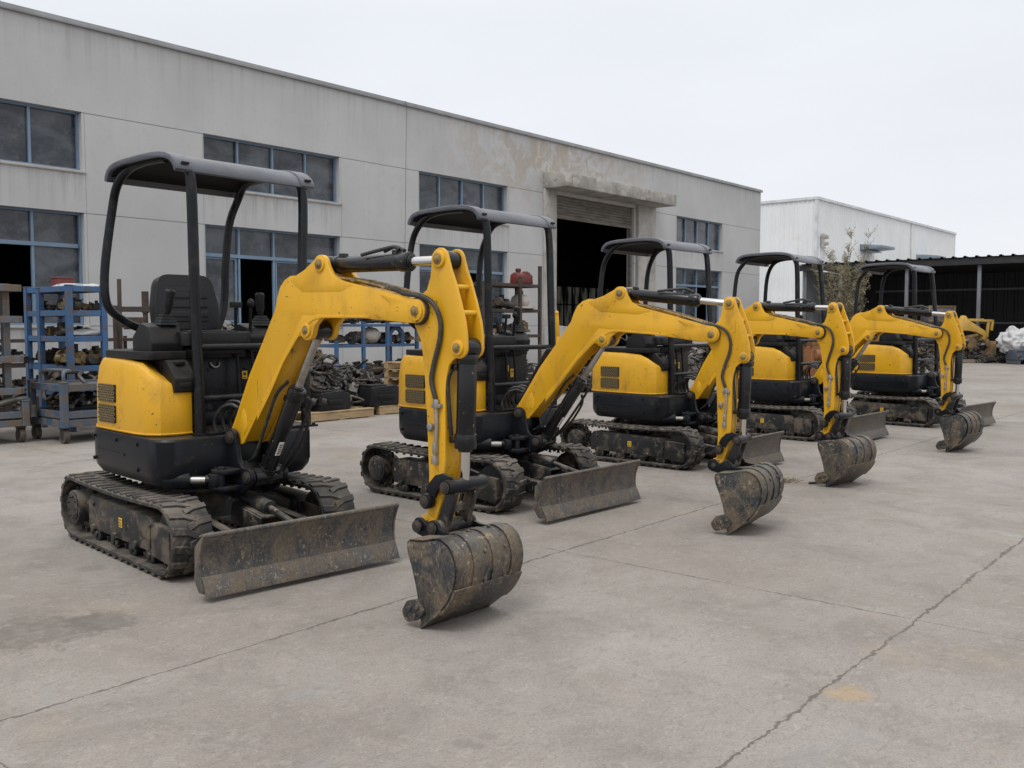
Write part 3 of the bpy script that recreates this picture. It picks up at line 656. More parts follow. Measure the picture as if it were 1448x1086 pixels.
# ------------------------------------------------------------------ ground
ANG = 49.817; DX, DY = math.cos(R(ANG)), math.sin(R(ANG)); A0x, A0y = -8.889, 16.699
def wl(s, off, z=0): return Vector((A0x+DX*s+DY*off, A0y+DY*s-DX*off, z))   # along the wall, out from it
g = G('stained_concrete'); c = g.coord(False)
rot = g.n('Mapping', {'Vector': c, 'Rotation': (0, 0, R(-ANG))})      # x = along wall, y = -(out from wall)
sp = g.t.nodes.new('ShaderNodeSeparateXYZ'); g.t.links.new(rot, sp.inputs[0]); S, NN = sp.outputs[0], sp.outputs[1]
big = g.noise(c, .35, 6, .6); mid = g.noise(c, 1.9, 8, .68, .6); fine = g.noise(c, 11, 8, .75, 1.2); grain = g.noise(c, 95, 4, .7)
swirl = g.noise(g.scaled(rot, 1, 2.2, 1), 7, 6, .7, 2.5)
col = g.mix(g.rmp(big, .3, .7), (.240, .212, .188), (.332, .305, .281))
col = g.mix(g.math('MULTIPLY', g.rmp(mid, .42, .68), .6), col, (.185, .164, .146))
col = g.mix(g.math('MULTIPLY', g.rmp(fine, .50, .72), .55), col, (.40, .375, .348))
col = g.mix(g.math('MULTIPLY', g.rmp(swirl, .52, .66), .5), col, (.175, .16, .145))
col = g.mix(g.math('MULTIPLY', g.rmp(grain, .48, .66), .5), col, (.15, .14, .13))
worm = g.noise(g.scaled(rot, 1, 1.6, 1), 24, 4, .7, 3.5); col = g.mix(g.math('MULTIPLY', g.rmp(worm, .54, .64), .42), col, (.375, .352, .325)); col = g.mix(g.math('MULTIPLY', g.rmp(worm, .44, .36), .35), col, (.17, .158, .145))
ochre = g.math('MULTIPLY', g.rmp(g.noise(c, .8, 5, .6), .58, .72), .25); col = g.mix(ochre, col, (.40, .31, .20))
grey = g.math('MULTIPLY', g.rmp(g.noise(g.scaled(c, 1, 1, 7.), 1.1, 5, .6, 1.), .60, .72), .35); col = g.mix(grey, col, (.26, .265, .27))
# joints
wob = g.math('MULTIPLY', g.math('SUBTRACT', g.noise(c, 3.2, 7, .72), .5), .045)
wob2 = g.math('MULTIPLY', g.math('SUBTRACT', g.noise(c, 14., 4, .7), .5), .05)
wd = g.rmp(g.noise(c, 4.5, 4, .7), .35, .68, .25, 1.)
def joint(co, pos, wid, wb=1.):
    d = g.math('ABSOLUTE', g.math('SUBTRACT', g.math('ADD', co, g.math('MULTIPLY', g.math('ADD', wob, wob2), wb)), pos))
    return g.n('MapRange', {'Value': g.math('DIVIDE', d, wd), 'From Min': wid*.35, 'From Max': wid, 'To Min': 1., 'To Max': 0.}, interpolation_type='SMOOTHSTEP')
js = [joint(NN, 3.48, .016), joint(NN, 1.365, .018, 1.3), joint(NN, 9.6, .016, .6)]
for k in range(-2, 9): js.append(joint(S, 4.6+3.42*k, .011, .55))
jm = js[0]
for q in js[1:]: jm = g.math('MAXIMUM', jm, q)
jm = g.math('MULTIPLY', jm, g.rmp(g.noise(c, 26, 4, .7), .28, .50, .25, .9))
dirt_ = g.math('MULTIPLY', g.rmp(g.noise(g.scaled(rot, 1.3, .8, 1), .55, 9, .7, .8), .50, .70), .38); col = g.mix(dirt_, col, (.205, .182, .158))
# stains (oil by the machine, rubbed patches, drips)
def spot(x, y, r, ns, lo=.0, hi=.9, sx=1., rt=0.):
    v = g.n('Mapping', {'Vector': c, 'Location': (-x, -y, 0)}); v = g.n('Mapping', {'Vector': v, 'Rotation': (0, 0, R(rt)), 'Scale': (sx, 1, 1)})
    d = g.n('VectorMath', {0: v}, out=1, operation='LENGTH')
    k = g.math('ADD', g.math('DIVIDE', d, r), g.math('MULTIPLY', g.math('SUBTRACT', g.noise(c, ns, 6, .75), .5), 2.2))
    return g.rmp(k, lo, hi, 1, 0)
col = g.mix(g.math('MULTIPLY', spot(-2.15, 4.22, .38, 10, .55, .75), g.rmp(g.noise(c, 17, 5, .7), .38, .58, .25, .62)), col, (.135, .12, .105))
col = g.mix(g.math('MULTIPLY', spot(-1.95, 4.37, .25, 11, .45, .75), .5), col, (.12, .11, .10))
col = g.mix(g.math('MULTIPLY', spot(1.29, 3.50, .11, 9, .4, .9, .8, 45), .35), col, (.46, .30, .11))
col = g.mix(g.math('MULTIPLY', spot(.75, 7.2, .50, 7, .5, .8), .45), col, (.22, .205, .185))
for (x, y, r) in ((-.085, 3.13, .042), (-.165, 3.07, .045), (-.12, 3.05, .034), (-.105, 3.62, .028), (-1.03, 3.1, .028), (-2.42, 5.35, .1), (-.75, 3.55, .02)):
    col = g.mix(g.math('MULTIPLY', spot(x, y, r, 12, .5, 1.1), .45), col, (.17, .155, .14))
col = g.mix(jm, col, (.115, .102, .092))
g.set(Base_Color=col, Roughness=.88, Specular_IOR_Level=.3)
hh = g.math('ADD', g.math('MULTIPLY', fine, .5), g.math('ADD', g.math('MULTIPLY', grain, .35), g.math('MULTIPLY', jm, -1.2)))
g.bump(hh, .35, .012)
b = MB(); b.poly([(-400, -60, 0), (400, -60, 0), (400, 700, 0), (-400, 700, 0)], [(0, 1, 2, 3)])
tag(ob('ground', b.mesh('ground', g.m)), 'stained grey concrete yard with cracked slab joints', 'ground', kind='structure')

# ------------------------------------------------------------------ workshop building
g = G('rendered_wall'); c = g.coord(False)
sp = g.t.nodes.new('ShaderNodeSeparateXYZ'); g.t.links.new(c, sp.inputs[0]); S, Z = sp.outputs[0], sp.outputs[2]
col = g.mix(g.rmp(g.noise(c, .5, 6, .6), .3, .7), (.435, .437, .44), (.505, .505, .508))
col = g.mix(g.math('MULTIPLY', g.rmp(g.noise(c, 4, 8, .7), .45, .75), .30), col, (.33, .325, .32))
st_ = g.noise(g.scaled(c, 5.5, 1, .16), 1.0, 5, .65)
top = g.rmp(Z, 5.7, 7.0)
col = g.mix(g.math('MULTIPLY', g.math('MULTIPLY', g.rmp(st_, .45, .75), top), .42), col, (.235, .21, .185))
col = g.mix(g.math('MULTIPLY', g.math('MULTIPLY', g.rmp(g.noise(g.scaled(c, 8, 1, .25), 1.3, 4, .6), .52, .75), g.rmp(Z, 3.0, 4.3)), .12), col, (.27, .25, .23))
nd_ = g.rmp(g.math('ABSOLUTE', g.math('SUBTRACT', S, 16.2)), .8, 7.0, 1, 0)
pat = g.math('MULTIPLY', g.math('MULTIPLY', g.rmp(g.noise(c, 1.5, 9, .72, .8), .43, .56), nd_), g.rmp(Z, 4.6, 6.0))
col = g.mix(g.math('MULTIPLY', pat, .75), col, (.37, .32, .265))
pat2 = g.math('MULTIPLY', g.math('MULTIPLY', g.rmp(g.noise(c, 2.2, 9, .75, 1.), .56, .62), nd_), g.rmp(Z, 5.0, 6.0))
col = g.mix(g.math('MULTIPLY', pat2, .6), col, (.60, .57, .53))
def line(co, p, h=.012): return g.rmp(g.math('ABSOLUTE', g.math('SUBTRACT', co, p)), h*.5, h, 1, 0)
ln = line(Z, 5.345); 
for p in (3.49, 1.385): ln = g.math('MAXIMUM', ln, line(Z, p))
vl = None
for p in (-2.2, 1.42, 3.88, 7.52, 10.06, 13.62, 22.95, 26.55):
    q = line(S, p, .010); vl = q if vl is None else g.math('MAXIMUM', vl, q)
vl = g.math('MULTIPLY', g.math('MULTIPLY', vl, g.math('LESS_THAN', Z, 5.345)), .55)
ln = g.math('MAXIMUM', ln, vl)
col = g.mix(g.math('MULTIPLY', ln, .75), col, (.12, .12, .125))
col = g.mix(g.math('MULTIPLY', g.rmp(g.math('ADD', Z, g.math('MULTIPLY', g.noise(c, 2.5, 6), .6)), .3, 1.2, 1, 0), .4), col, (.26, .245, .22))
rn = g.noise(g.scaled(c, 7, 1, .3), 1.2, 5, .7); sk = None
for a, e_ in ((-2.2, 1.37), (3.9, 7.48), (10.08, 13.58), (23.0, 26.5)):
    q = g.math('MULTIPLY', g.rmp(S, a-.12, a+.05), g.rmp(S, e_+.12, e_-.05)); sk = q if sk is None else g.math('ADD', sk, q)
for z0 in (4.26, 1.38):
    q = g.math('MULTIPLY', g.math('MULTIPLY', sk, g.math('LESS_THAN', Z, z0)), g.rmp(Z, z0-.95, z0-.02)); col = g.mix(g.math('MULTIPLY', g.math('MULTIPLY', q, g.rmp(rn, .42, .68)), .5), col, (.25, .225, .195))
g.set(Base_Color=col, Roughness=.9, Specular_IOR_Level=.2)
g.bump(g.math('ADD', g.math('MULTIPLY', g.noise(c, 18, 8, .7), .6), g.math('MULTIPLY', ln, -1.)), .25, .01)
WALL = g.m
CONC = worn('weathered_concrete', (.33, .315, .29), .9, dirt=(.55, .51, .46), damt=.6, ds=2.2, lo=.50, hi=.60, chip=(.2, .18, .16), clo=.62, cs=7, bump=.3, var=.2, spec=.2)
JAMB = worn('door_jamb_render', (.40, .385, .36), .9, dirt=(.20, .18, .155), damt=.6, ds=1.6, lo=.45, hi=.7, bump=.15, spec=.2)
CAPM = worn('parapet_flashing', (.27, .275, .285), .55, dirt=(.2, .19, .18), damt=.4, ds=2, bump=.05)
BLU = worn('blue_window_frame', (.15, .235, .34), .5, dirt=(.26, .255, .24), damt=.5, ds=6, lo=.42, hi=.7, bump=.05)
SHUT = worn('shutter_steel', (.165, .15, .13), .65, dirt=(.07, .06, .05), damt=.7, ds=2.5, lo=.42, hi=.7, bump=.1, stretch=(.6, 1, 3))
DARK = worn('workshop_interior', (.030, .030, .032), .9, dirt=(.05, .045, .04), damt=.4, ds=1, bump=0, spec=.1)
g = G('dusty_window_glass'); c = g.coord()
col = g.mix(g.rmp(g.noise(g.scaled(c, .8, 1, 1.5), 1.1, 6, .62, .8), .34, .70), (.018, .023, .030), (.095, .106, .120)); col = g.mix(g.math('MULTIPLY', g.rmp(g.noise(c, 7, 7, .7), .48, .75), .5), col, (.15, .15, .145))  # broad pale mottle paints uneven reflections into the glass; fine layer is dust
g.set(Base_Color=col, Roughness=g.rmp(g.noise(c, 3, 4), .3, .7, .10, .28), Specular_IOR_Level=.5); GLS = g.m
g = G('backlit_window'); c = g.coord(False); k = g.mix(g.rmp(g.noise(g.scaled(c, 2.4, 1, .5), 1.6, 4, .6), .42, .60), (.02, .022, .026), (.50, .48, .42)); g.set(Base_Color=(.03, .03, .03), Emission_Color=k, Emission_Strength=.07); BKL = g.m
SILL = worn('window_sill_concrete', (.42, .405, .38), .9, dirt=(.24, .2, .16), damt=.5, ds=3, spec=.2)

bld = empty('workshop_building', (A0x, A0y, 0), ANG, 'long grey rendered workshop with blue framed windows and a dark open doorway', 'building')
WIN = []
for a, e_ in ((-2.2, 1.37), (3.9, 7.48), (10.08, 13.58), (23.0, 26.5)): WIN += [(a, e_, 4.28, 5.36), (a, e_, 1.40, 3.50)]
for a in (-8.2,): WIN += [(a, a+3.5, 4.28, 5.36), (a, a+3.5, 1.40, 3.50)]
DOOR = (15.8, 20.2, -.02, 5.37)
S0, S1, HT, TH, DEP = -14., 29.8, 6.95, .30, 14.
def holed(b, s0, s1, z0, z1, holes, y0, y1):
    ss = sorted({s0, s1, *[v for h in holes for v in h[:2]]}); zs = sorted({z0, z1, *[v for h in holes for v in h[2:4]]})
    ss = [v for v in ss if s0 <= v <= s1]; zs = [v for v in zs if z0 <= v <= z1]
    for a, c_ in zip(ss, ss[1:]):
        for p, q in zip(zs, zs[1:]):
            m, n_ = (a+c_)/2, (p+q)/2
            if any(h[0] < m < h[1] and h[2] < n_ < h[3] for h in holes): continue
            b.poly([(a, y0, p), (c_, y0, p), (c_, y0, q), (a, y0, q)], [(0, 1, 2, 3)]); b.poly([(a, y1, p), (c_, y1, p), (c_, y1, q), (a, y1, q)], [(3, 2, 1, 0)])
    for h in holes:
        a, c_, p, q = h; p = max(p, z0)
        b.poly([(a, y0, p), (a, y1, p), (a, y1, q), (a, y0, q)], [(0, 1, 2, 3)]); b.poly([(c_, y0, p), (c_, y1, p), (c_, y1, q), (c_, y0, q)], [(3, 2, 1, 0)])
        b.poly([(a, y0, q), (a, y1, q), (c_, y1, q), (c_, y0, q)], [(0, 1, 2, 3)])
        if p > z0+.05: b.poly([(a, y0, p), (a, y1, p), (c_, y1, p), (c_, y0, p)], [(3, 2, 1, 0)])
b = MB(); holed(b, S0, S1, 0, HT, WIN+[DOOR], 0, TH)
b.poly([(S1, 0, 0), (S1, DEP, 0), (S1, DEP, HT), (S1, 0, HT)], [(0, 1, 2, 3)]); b.poly([(S0, 0, 0), (S0, DEP, 0), (S0, DEP, HT), (S0, 0, HT)], [(3, 2, 1, 0)])
b.poly([(S0, DEP, 0), (S1, DEP, 0), (S1, DEP, HT), (S0, DEP, HT)], [(3, 2, 1, 0)])
me = bpy.data.meshes.new('wall'); b.bm.to_mesh(me); b.bm.free(); me.materials.append(WALL); ob('wall', me, bld)
b = MB(); b.box(((S0+S1)/2, DEP/2, 6.9), (S1-S0-.1, DEP-.1, .08)); ob('roof', b.mesh('roof', CONC), bld)
b = MB(); b.box(((S0+S1)/2, .12, 6.975), (S1-S0+.12, .36, .06)); b.box(((S0+S1)/2, -.05, 6.935), (S1-S0+.12, .03, .07)); b.box((S1+.02, DEP/2, 6.975), (.16, DEP, .058)); ob('parapet_cap', b.mesh('parapet_cap', CAPM, bevel=.004), bld)
# interior: side linings, partition with far windows
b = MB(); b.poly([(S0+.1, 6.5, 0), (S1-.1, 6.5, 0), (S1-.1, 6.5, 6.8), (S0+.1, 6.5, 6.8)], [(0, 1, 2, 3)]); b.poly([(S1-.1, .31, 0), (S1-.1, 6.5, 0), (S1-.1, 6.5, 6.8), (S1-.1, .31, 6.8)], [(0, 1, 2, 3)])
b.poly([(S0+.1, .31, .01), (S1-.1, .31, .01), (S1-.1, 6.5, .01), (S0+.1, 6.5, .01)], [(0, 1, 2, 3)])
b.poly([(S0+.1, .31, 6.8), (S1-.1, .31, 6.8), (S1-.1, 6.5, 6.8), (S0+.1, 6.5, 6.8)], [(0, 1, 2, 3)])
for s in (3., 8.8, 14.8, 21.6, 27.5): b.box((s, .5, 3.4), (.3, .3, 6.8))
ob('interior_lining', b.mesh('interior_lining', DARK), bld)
for a, c_, z0, z1 in ((24.2, 29.5, 1.0, 3.05), (6.2, 8.6, 1.2, 2.9), (13.2, 15.6, 1.2, 2.9)):
    b = MB(); nco = int((c_-a)/.55)
    for i in range(nco+1): b.box((a+(c_-a)*i/nco, 6.44, (z0+z1)/2), (.05, .06, z1-z0))
    for z in (z0, (z0+z1)/2+.25, z1): b.box(((a+c_)/2, 6.44, z), (c_-a, .05, .05))
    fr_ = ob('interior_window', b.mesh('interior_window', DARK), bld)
    b = MB(); b.poly([(a, 6.46, z0), (c_, 6.46, z0), (c_, 6.46, z1), (a, 6.46, z1)], [(0, 1, 2, 3)]); ob('pane', b.mesh('pane', BKL), fr_)
OPEN = {(-2.2, 1.40): [2], (3.9, 1.40): [1], (10.08, 1.40): [2], (23.0, 1.40): [2]}
for (a, c_, z0, z1) in WIN:
    b = MB(); n_ = 4; y = .16; w_ = (c_-a)/n_; low = z1-z0 > 1.5; zt = 2.88
    for s, w2 in ((a+.02, .04), (c_-.02, .04)): b.box((s, y, (z0+z1)/2), (w2, .07, z1-z0))
    for z in (z0+.02, z1-.02): b.box(((a+c_)/2, y, z), (c_-a-.08, .066, .04))
    for i in range(1, n_): b.box((a+w_*i, y, (z0+z1)/2), (.048, .06, z1-z0-.08))
    if low:
        b.box(((a+c_)/2, y-.004, zt), (c_-a-.13, .075, .075))
        for i in range(n_):
            if i in OPEN.get((a, z0), []): continue
            l, r = a+w_*i+.05, a+w_*(i+1)-.05
            if i % 2 == 0:
                for s in (l+.02, r-.02): b.box((s, y+.012, (z0+zt)/2), (.04, .04, zt-z0-.12))
                for z in (z0+.085, zt-.06): b.box(((l+r)/2, y+.012, z), (r-l, .038, .04))
    f_ = ob('window', b.mesh('window', BLU, bevel=.004, seg=1), bld)
    b = MB(); rows = [(z0, zt), (zt, z1)] if low else [(z0, z1)]
    for k, (p, q) in enumerate(rows):
        for i in range(n_):
            if low and k == 0 and i in OPEN.get((a, z0), []): continue
            l, r = a+w_*i+.02, a+w_*(i+1)-.02
            tl = random.uniform(-.012, .012)
            b.poly([(l, y+.025+tl, p+.02), (r, y+.025-tl, p+.02), (r, y+.03-tl, q-.02), (l, y+.03+tl, q-.02)], [(0, 1, 2, 3)])
    ob('pane', b.mesh('pane', GLS), f_)
    b = MB(); b.box(((a+c_)/2, .03, z0-.03), (c_-a+.1, .14, .05)); ob('window_sill', b.mesh('window_sill', SILL, bevel=.006), bld)
# doorway
b = MB(); b.prism(rpoly([(0, 5.47, 0), (-.92, 5.47, 0), (-.92, 5.85, 0), (0, 5.97, 0)]), 15.21, 21.42, 'x'); ob('door_canopy', b.mesh('door_canopy', CONC, bevel=.015), bld)
b = MB(); b.box((20.85, -.06, 2.735), (1.1, .12, 5.47)); ob('door_jamb', b.mesh('door_jamb', JAMB, bevel=.01), bld); b = MB(); b.box((15.5, -.04, 2.735), (.58, .08, 5.47)); ob('door_jamb', b.mesh('door_jamb', JAMB, bevel=.01), bld)
b = MB(); z = 4.72; p = []
while z < 5.42: p += [(.14, z), (.115, z+.02), (.115, z+.06), (.14, z+.08)]; z += .09
b.strip(p, .01, 15.8, 20.2, 'x'); b.box((18, .12, 4.70), (4.36, .07, .06)); 
for s in (15.84, 20.16): b.box((s, .14, 2.7), (.09, .10, 5.3))
ob('roller_shutter', b.mesh('roller_shutter', SHUT), bld)
b = MB(); b.tube([(9.57, -.06, 7.02), (9.56, -.10, 6.9), (9.50, -.10, 4.2), (9.42, -.07, 1.2), (9.4, -.03, .2)], .0055, 6)
o = ob('cable', b.mesh('cable', HOSE)); o.matrix_basis = T(A0x, A0y, 0) @ RZ(ANG); tag(o, 'thin dark cable hanging down the workshop wall from the parapet', 'cable')

# ------------------------------------------------------------------ white warehouse
g = G('white_cladding'); c = g.coord(False)
col = g.mix(g.rmp(g.noise(c, .4, 5, .6), .3, .7), (.66, .685, .70), (.74, .755, .765))
stv = g.noise(g.scaled(c, 3, 3, .12), 1., 5, .6); col = g.mix(g.math('MULTIPLY', g.rmp(stv, .45, .75), .18), col, (.52, .51, .47))
rs = g.rmp(g.noise(g.scaled(c, .35, .35, 1.3), 1., 8, .7), .62, .72); col = g.mix(g.math('MULTIPLY', rs, .35), col, (.50, .36, .20))
g.set(Base_Color=col, Roughness=.5); WHT = g.m
TRIM = worn('white_trim', (.58, .60, .62), .5, dirt=(.4, .36, .3), damt=.3, ds=2)
AWN = worn('blue_grey_awning', (.19, .24, .30), .5, dirt=(.3, .28, .25), damt=.3, ds=2)
wh = empty('white_warehouse', (18.3, 57, 0), ANG, 'tall white corrugated warehouse behind the dark open shed', 'building')
def corr(L, h0, h1, pitch=.30, dep=.035):
    b = MB(); x = 0; p = []
    while x < L: p += [(x, 0), (x+pitch*.62, 0), (x+pitch*.70, -dep), (x+pitch*.92, -dep), (x+pitch, 0)]; x += pitch
    q = []
    for v in p:
        if not q or abs(v[0]-q[-1][0]) > 1e-4: q.append(v)
    vs = [(x, y, h0) for x, y in q]+[(x, y, h1) for x, y in q]; n_ = len(q)
    return b.poly(vs, [(i, i+1, n_+i+1, n_+i) for i in range(n_-1)])
b = corr(29, 0, 9); ob('cladding', b.mesh('cladding', WHT, sharp=10), wh)
b = corr(22, 0, 9); o = ob('cladding', b.mesh('cladding', WHT, sharp=10), wh); o.matrix_basis = RZ(90) @ Matrix.Scale(-1, 4, (0, 1, 0))
b = MB(); b.prism([(0, 0), (22, 0), (22, 9.0), (0, 9.0)], 28.9, 29, 'x'); b.box((14.5, 11, 8.9), (28.8, 21.8, .1)); ob('roof', b.mesh('roof', TRIM), wh)
b = MB(); b.box((14.5, -.04, 9.03), (29.2, .14, .16)); b.box((-.04, 11, 9.03), (.14, 22.2, .158)); b.box((0, 0, 4.5), (.16, .16, 9.)); b.box((17.6, -.045, 4.5), (.12, .06, 9)); ob('edge_trim', b.mesh('edge_trim', TRIM), wh)
for s in (7.2, 18.9):
    b = MB(); b.prism([(0, 6.35), (-1.5, 6.45), (-1.5, 6.62), (0, 6.75)], s, s+2.4, 'x'); b.box((s+1.2, -.4, 6.30), (2.2, .6, .05)); ob('awning', b.mesh('awning', AWN, bevel=.02), wh)
    b = MB(); b.box((s+1.2, -.02, 3.1), (1.9, .12, 6.1)); ob('door', b.mesh('door', TRIM, bevel=.01), wh)
b = MB(); b.box((.75, -.22, 6.75), (.5, .35, .22)); b.box((.75, -.26, 6.35), (.42, .3, .2)); b.box((.55, -.2, 6.5), (.08, .2, .9)); ob('vent_box', b.mesh('vent_box', JAMB, bevel=.02), wh)

# ------------------------------------------------------------------ open shed
SHB = worn('dark_shed_sheet', (.018, .019, .022), .6, dirt=(.04, .038, .035), damt=.5, ds=1.2, bump=.05)
SHR = worn('shed_roof_sheet', (.028, .029, .033), .55, dirt=(.11, .09, .07), damt=.5, ds=2, bump=.05)
SHP = worn('grey_steel_post', (.15, .157, .17), .5, dirt=(.11, .09, .08), damt=.4, ds=4)
SHL = worn('pale_side_sheet', (.34, .36, .38), .6, dirt=(.2, .18, .16), damt=.3, ds=1.5)
sh = empty('open_shed', (12.6, 41, 0), ANG-90, 'long open fronted shed with a dark corrugated back wall and flat dark roof', 'shed')
SL = 24
b = corr(SL, .0, 3.9, .42, .05); o = ob('back_wall', b.mesh('back_wall', SHB, sharp=10), sh); o.matrix_basis = T(0, 6.3, 0)
b = MB(); x = 0; p = []
while x < SL: p += [(x, 0), (x+.27, 0), (x+.30, .055), (x+.37, .055), (x+.40, 0)]; x += .42
vs = [(x, -.35, 4.02+z) for x, z in p]+[(x, 6.5, 3.75+z) for x, z in p]; n_ = len(p)
b.poly(vs, [(i, i+1, n_+i+1, n_+i) for i in range(n_-1)]); b.box((SL/2, 3.05, 3.86), (SL, 6.6, .02), RX(-2.3) @ T(0, 0, .12))
ob('roof', b.mesh('roof', SHR, sharp=10), sh)
b = MB(); b.box((SL/2, -.2, 3.86), (SL+.1, .08, .26)); ob('fascia_beam', b.mesh('fascia_beam', SHR, bevel=.01), sh)
for x in (.15, 1.7, 4.4, 7.1, 9.9, 12.7, 15.5, 18.3, 21.1):
    b = MB(); b.box((x, 0, 1.86), (.13, .13, 3.72)); ob('post', b.mesh('post', SHP, bevel=.01), sh)
b = MB(); b.box((9.5, 6.2, 3.0), (17, .06, .09)); b.box((9.5, 6.2, 1.5), (17, .06, .09)); ob('wall_rail', b.mesh('wall_rail', SHP), sh)
b = MB(); b.box((0, 3.2, 1.95), (.06, 6.2, 3.7)); ob('side_wall', b.mesh('side_wall', SHL), sh)

# ------------------------------------------------------------------ racks, carts, pallets
RBL = worn('blue_rack_paint', (.038, .115, .25), .5, dirt=(.13, .085, .055), damt=.85, ds=7, lo=.48, hi=.62, chip=(.15, .14, .13), clo=.62, cs=16, bump=.12)
RGB = worn('grey_blue_rack_paint', (.10, .13, .16), .6, dirt=(.16, .11, .07), damt=.85, ds=6, lo=.42, hi=.6, chip=(.28, .26, .23), clo=.62, cs=16, bump=.15)
RUS = worn('rusty_rack_steel', (.036, .031, .029), .7, dirt=(.085, .055, .038), damt=.8, ds=8, lo=.4, hi=.6, bump=.2)
CART = worn('worn_blue_cart_paint', (.045, .085, .14), .55, dirt=(.13, .10, .075), damt=.85, ds=6, lo=.42, hi=.58, chip=(.2, .18, .16), clo=.62, cs=18, bump=.15)
WOOD = worn('pallet_wood', (.40, .29, .17), .85, dirt=(.16, .115, .075), damt=.7, ds=5, lo=.45, hi=.7, bump=.2, stretch=(1, 4, 4), spec=.2)
WOODG = worn('weathered_pallet_wood', (.26, .22, .17), .9, dirt=(.10, .08, .06), damt=.7, ds=5, lo=.45, hi=.7, bump=.2, spec=.2)
SC1 = worn('greasy_black_metal', (.022, .022, .024), .42, .3, dirt=(.10, .08, .065), damt=.6, ds=9, lo=.45, hi=.7, bump=.2, dust=.3)
SC2 = worn('rust_brown_metal', (.075, .054, .04), .7, .2, dirt=(.05, .042, .036), damt=.7, ds=11, lo=.4, hi=.6, bump=.25, dust=.25)
SC3 = worn('dull_cast_metal', (.17, .165, .155), .5, .5, dirt=(.08, .065, .05), damt=.7, ds=9, lo=.4, hi=.65, bump=.2)
SC4 = worn('ochre_old_paint', (.18, .125, .05), .6, dirt=(.09, .065, .045), damt=.7, ds=9, lo=.42, hi=.62, bump=.2)
TAN = worn('tan_faded_paint', (.34, .21, .075), .7, dirt=(.12, .085, .055), damt=.85, ds=4, lo=.38, hi=.58, bump=.15)
OLDY = worn('faded_yellow_paint', (.50, .31, .06), .55, dirt=(.2, .13, .06), damt=.6, ds=4, bump=.1)
REDM = worn('red_engine_paint', (.14, .02, .018), .5, dirt=(.08, .05, .04), damt=.8, ds=7, bump=.1)
WHM = worn('white_plastic_tank', (.40, .38, .34), .5, dirt=(.3, .25, .18), damt=.5, ds=5)
TARP = worn('grey_tarpaulin', (.42, .42, .43), .6, dirt=(.25, .23, .21), damt=.5, ds=5, bump=.25)
BAGW = worn('white_woven_bag', (.50, .50, .515), .7, dirt=(.30, .32, .29), damt=.45, ds=5, bump=.3)
WHEEL = worn('castor_rubber', (.07, .06, .05), .8, dirt=(.16, .13, .1), damt=.7, ds=10, bump=.2)

def mpart(b, c, s, seed, flat=1.):
    """one cast machine part: housing, flanges, bosses, pipes"""
    r = random.Random(seed); M = T(*c) @ Matrix.Rotation(r.uniform(0, 6.3), 4, 'Z') @ Matrix.Rotation(r.uniform(-.5, .5)*flat, 4, 'X') @ Matrix.Rotation(r.uniform(-.6, .6)*flat, 4, 'Y')
    k = r.randrange(6)
    def cy(p, q, ra, rb=None, n=12): b.cyl(M @ (Vector(p)*s), M @ (Vector(q)*s), ra*s, None if rb is None else rb*s, n)
    def bx(c_, d): b.box(tuple(Vector(c_)*s), tuple(Vector(d)*s), M)
    if k == 0:
        cy((-.5, 0, 0), (.35, 0, 0), .28, .22); cy((.35, 0, 0), (.45, 0, 0), .36); cy((-.6, 0, 0), (-.5, 0, 0), .18); bx((0, 0, .28), (.3, .22, .2)); cy((.45, 0, 0), (.7, 0, 0), .08)
    elif k == 1:
        bx((0, 0, 0), (.8, .45, .4)); cy((-.25, 0, .2), (-.25, 0, .45), .14); cy((.15, 0, .2), (.15, 0, .38), .1); bx((.5, 0, -.05), (.3, .3, .2)); cy((0, -.25, 0), (0, -.4, 0), .12)
    elif k == 2:
        cy((0, 0, -.12), (0, 0, .12), .46, None, 18); cy((0, 0, .12), (0, 0, .28), .2); 
        for i in range(8): cy((.38*math.cos(i*.785), .38*math.sin(i*.785), .1), (.38*math.cos(i*.785), .38*math.sin(i*.785), .17), .05, None, 6)
    elif k == 3:
        pts = [M @ (Vector((r.uniform(-.6, .6), r.uniform(-.4, .4), r.uniform(-.2, .3)))*s) for _ in range(4)]
        b.tube(smooth_path(pts, 5), .07*s, 7); cy((-.3, 0, -.1), (.4, .1, -.1), .16)
    elif k == 4:
        b.bar(M @ Vector((-.8*s, 0, 0)), M @ Vector((.8*s, 0, 0)), .16*s, .1*s); cy((-.8, -.12, 0), (-.8, .12, 0), .16); cy((.8, -.12, 0), (.8, .12, 0), .2); bx((.1, .1, .1), (.4, .2, .15))
    else:
        bx((0, 0, -.1), (.6, .6, .12)); cy((0, 0, -.05), (0, 0, .35), .2, .14); bx((.2, .2, .1), (.12, .12, .4)); bx((-.25, .1, .05), (.1, .3, .3)); cy((0, 0, .3), (0, 0, .36), .24)
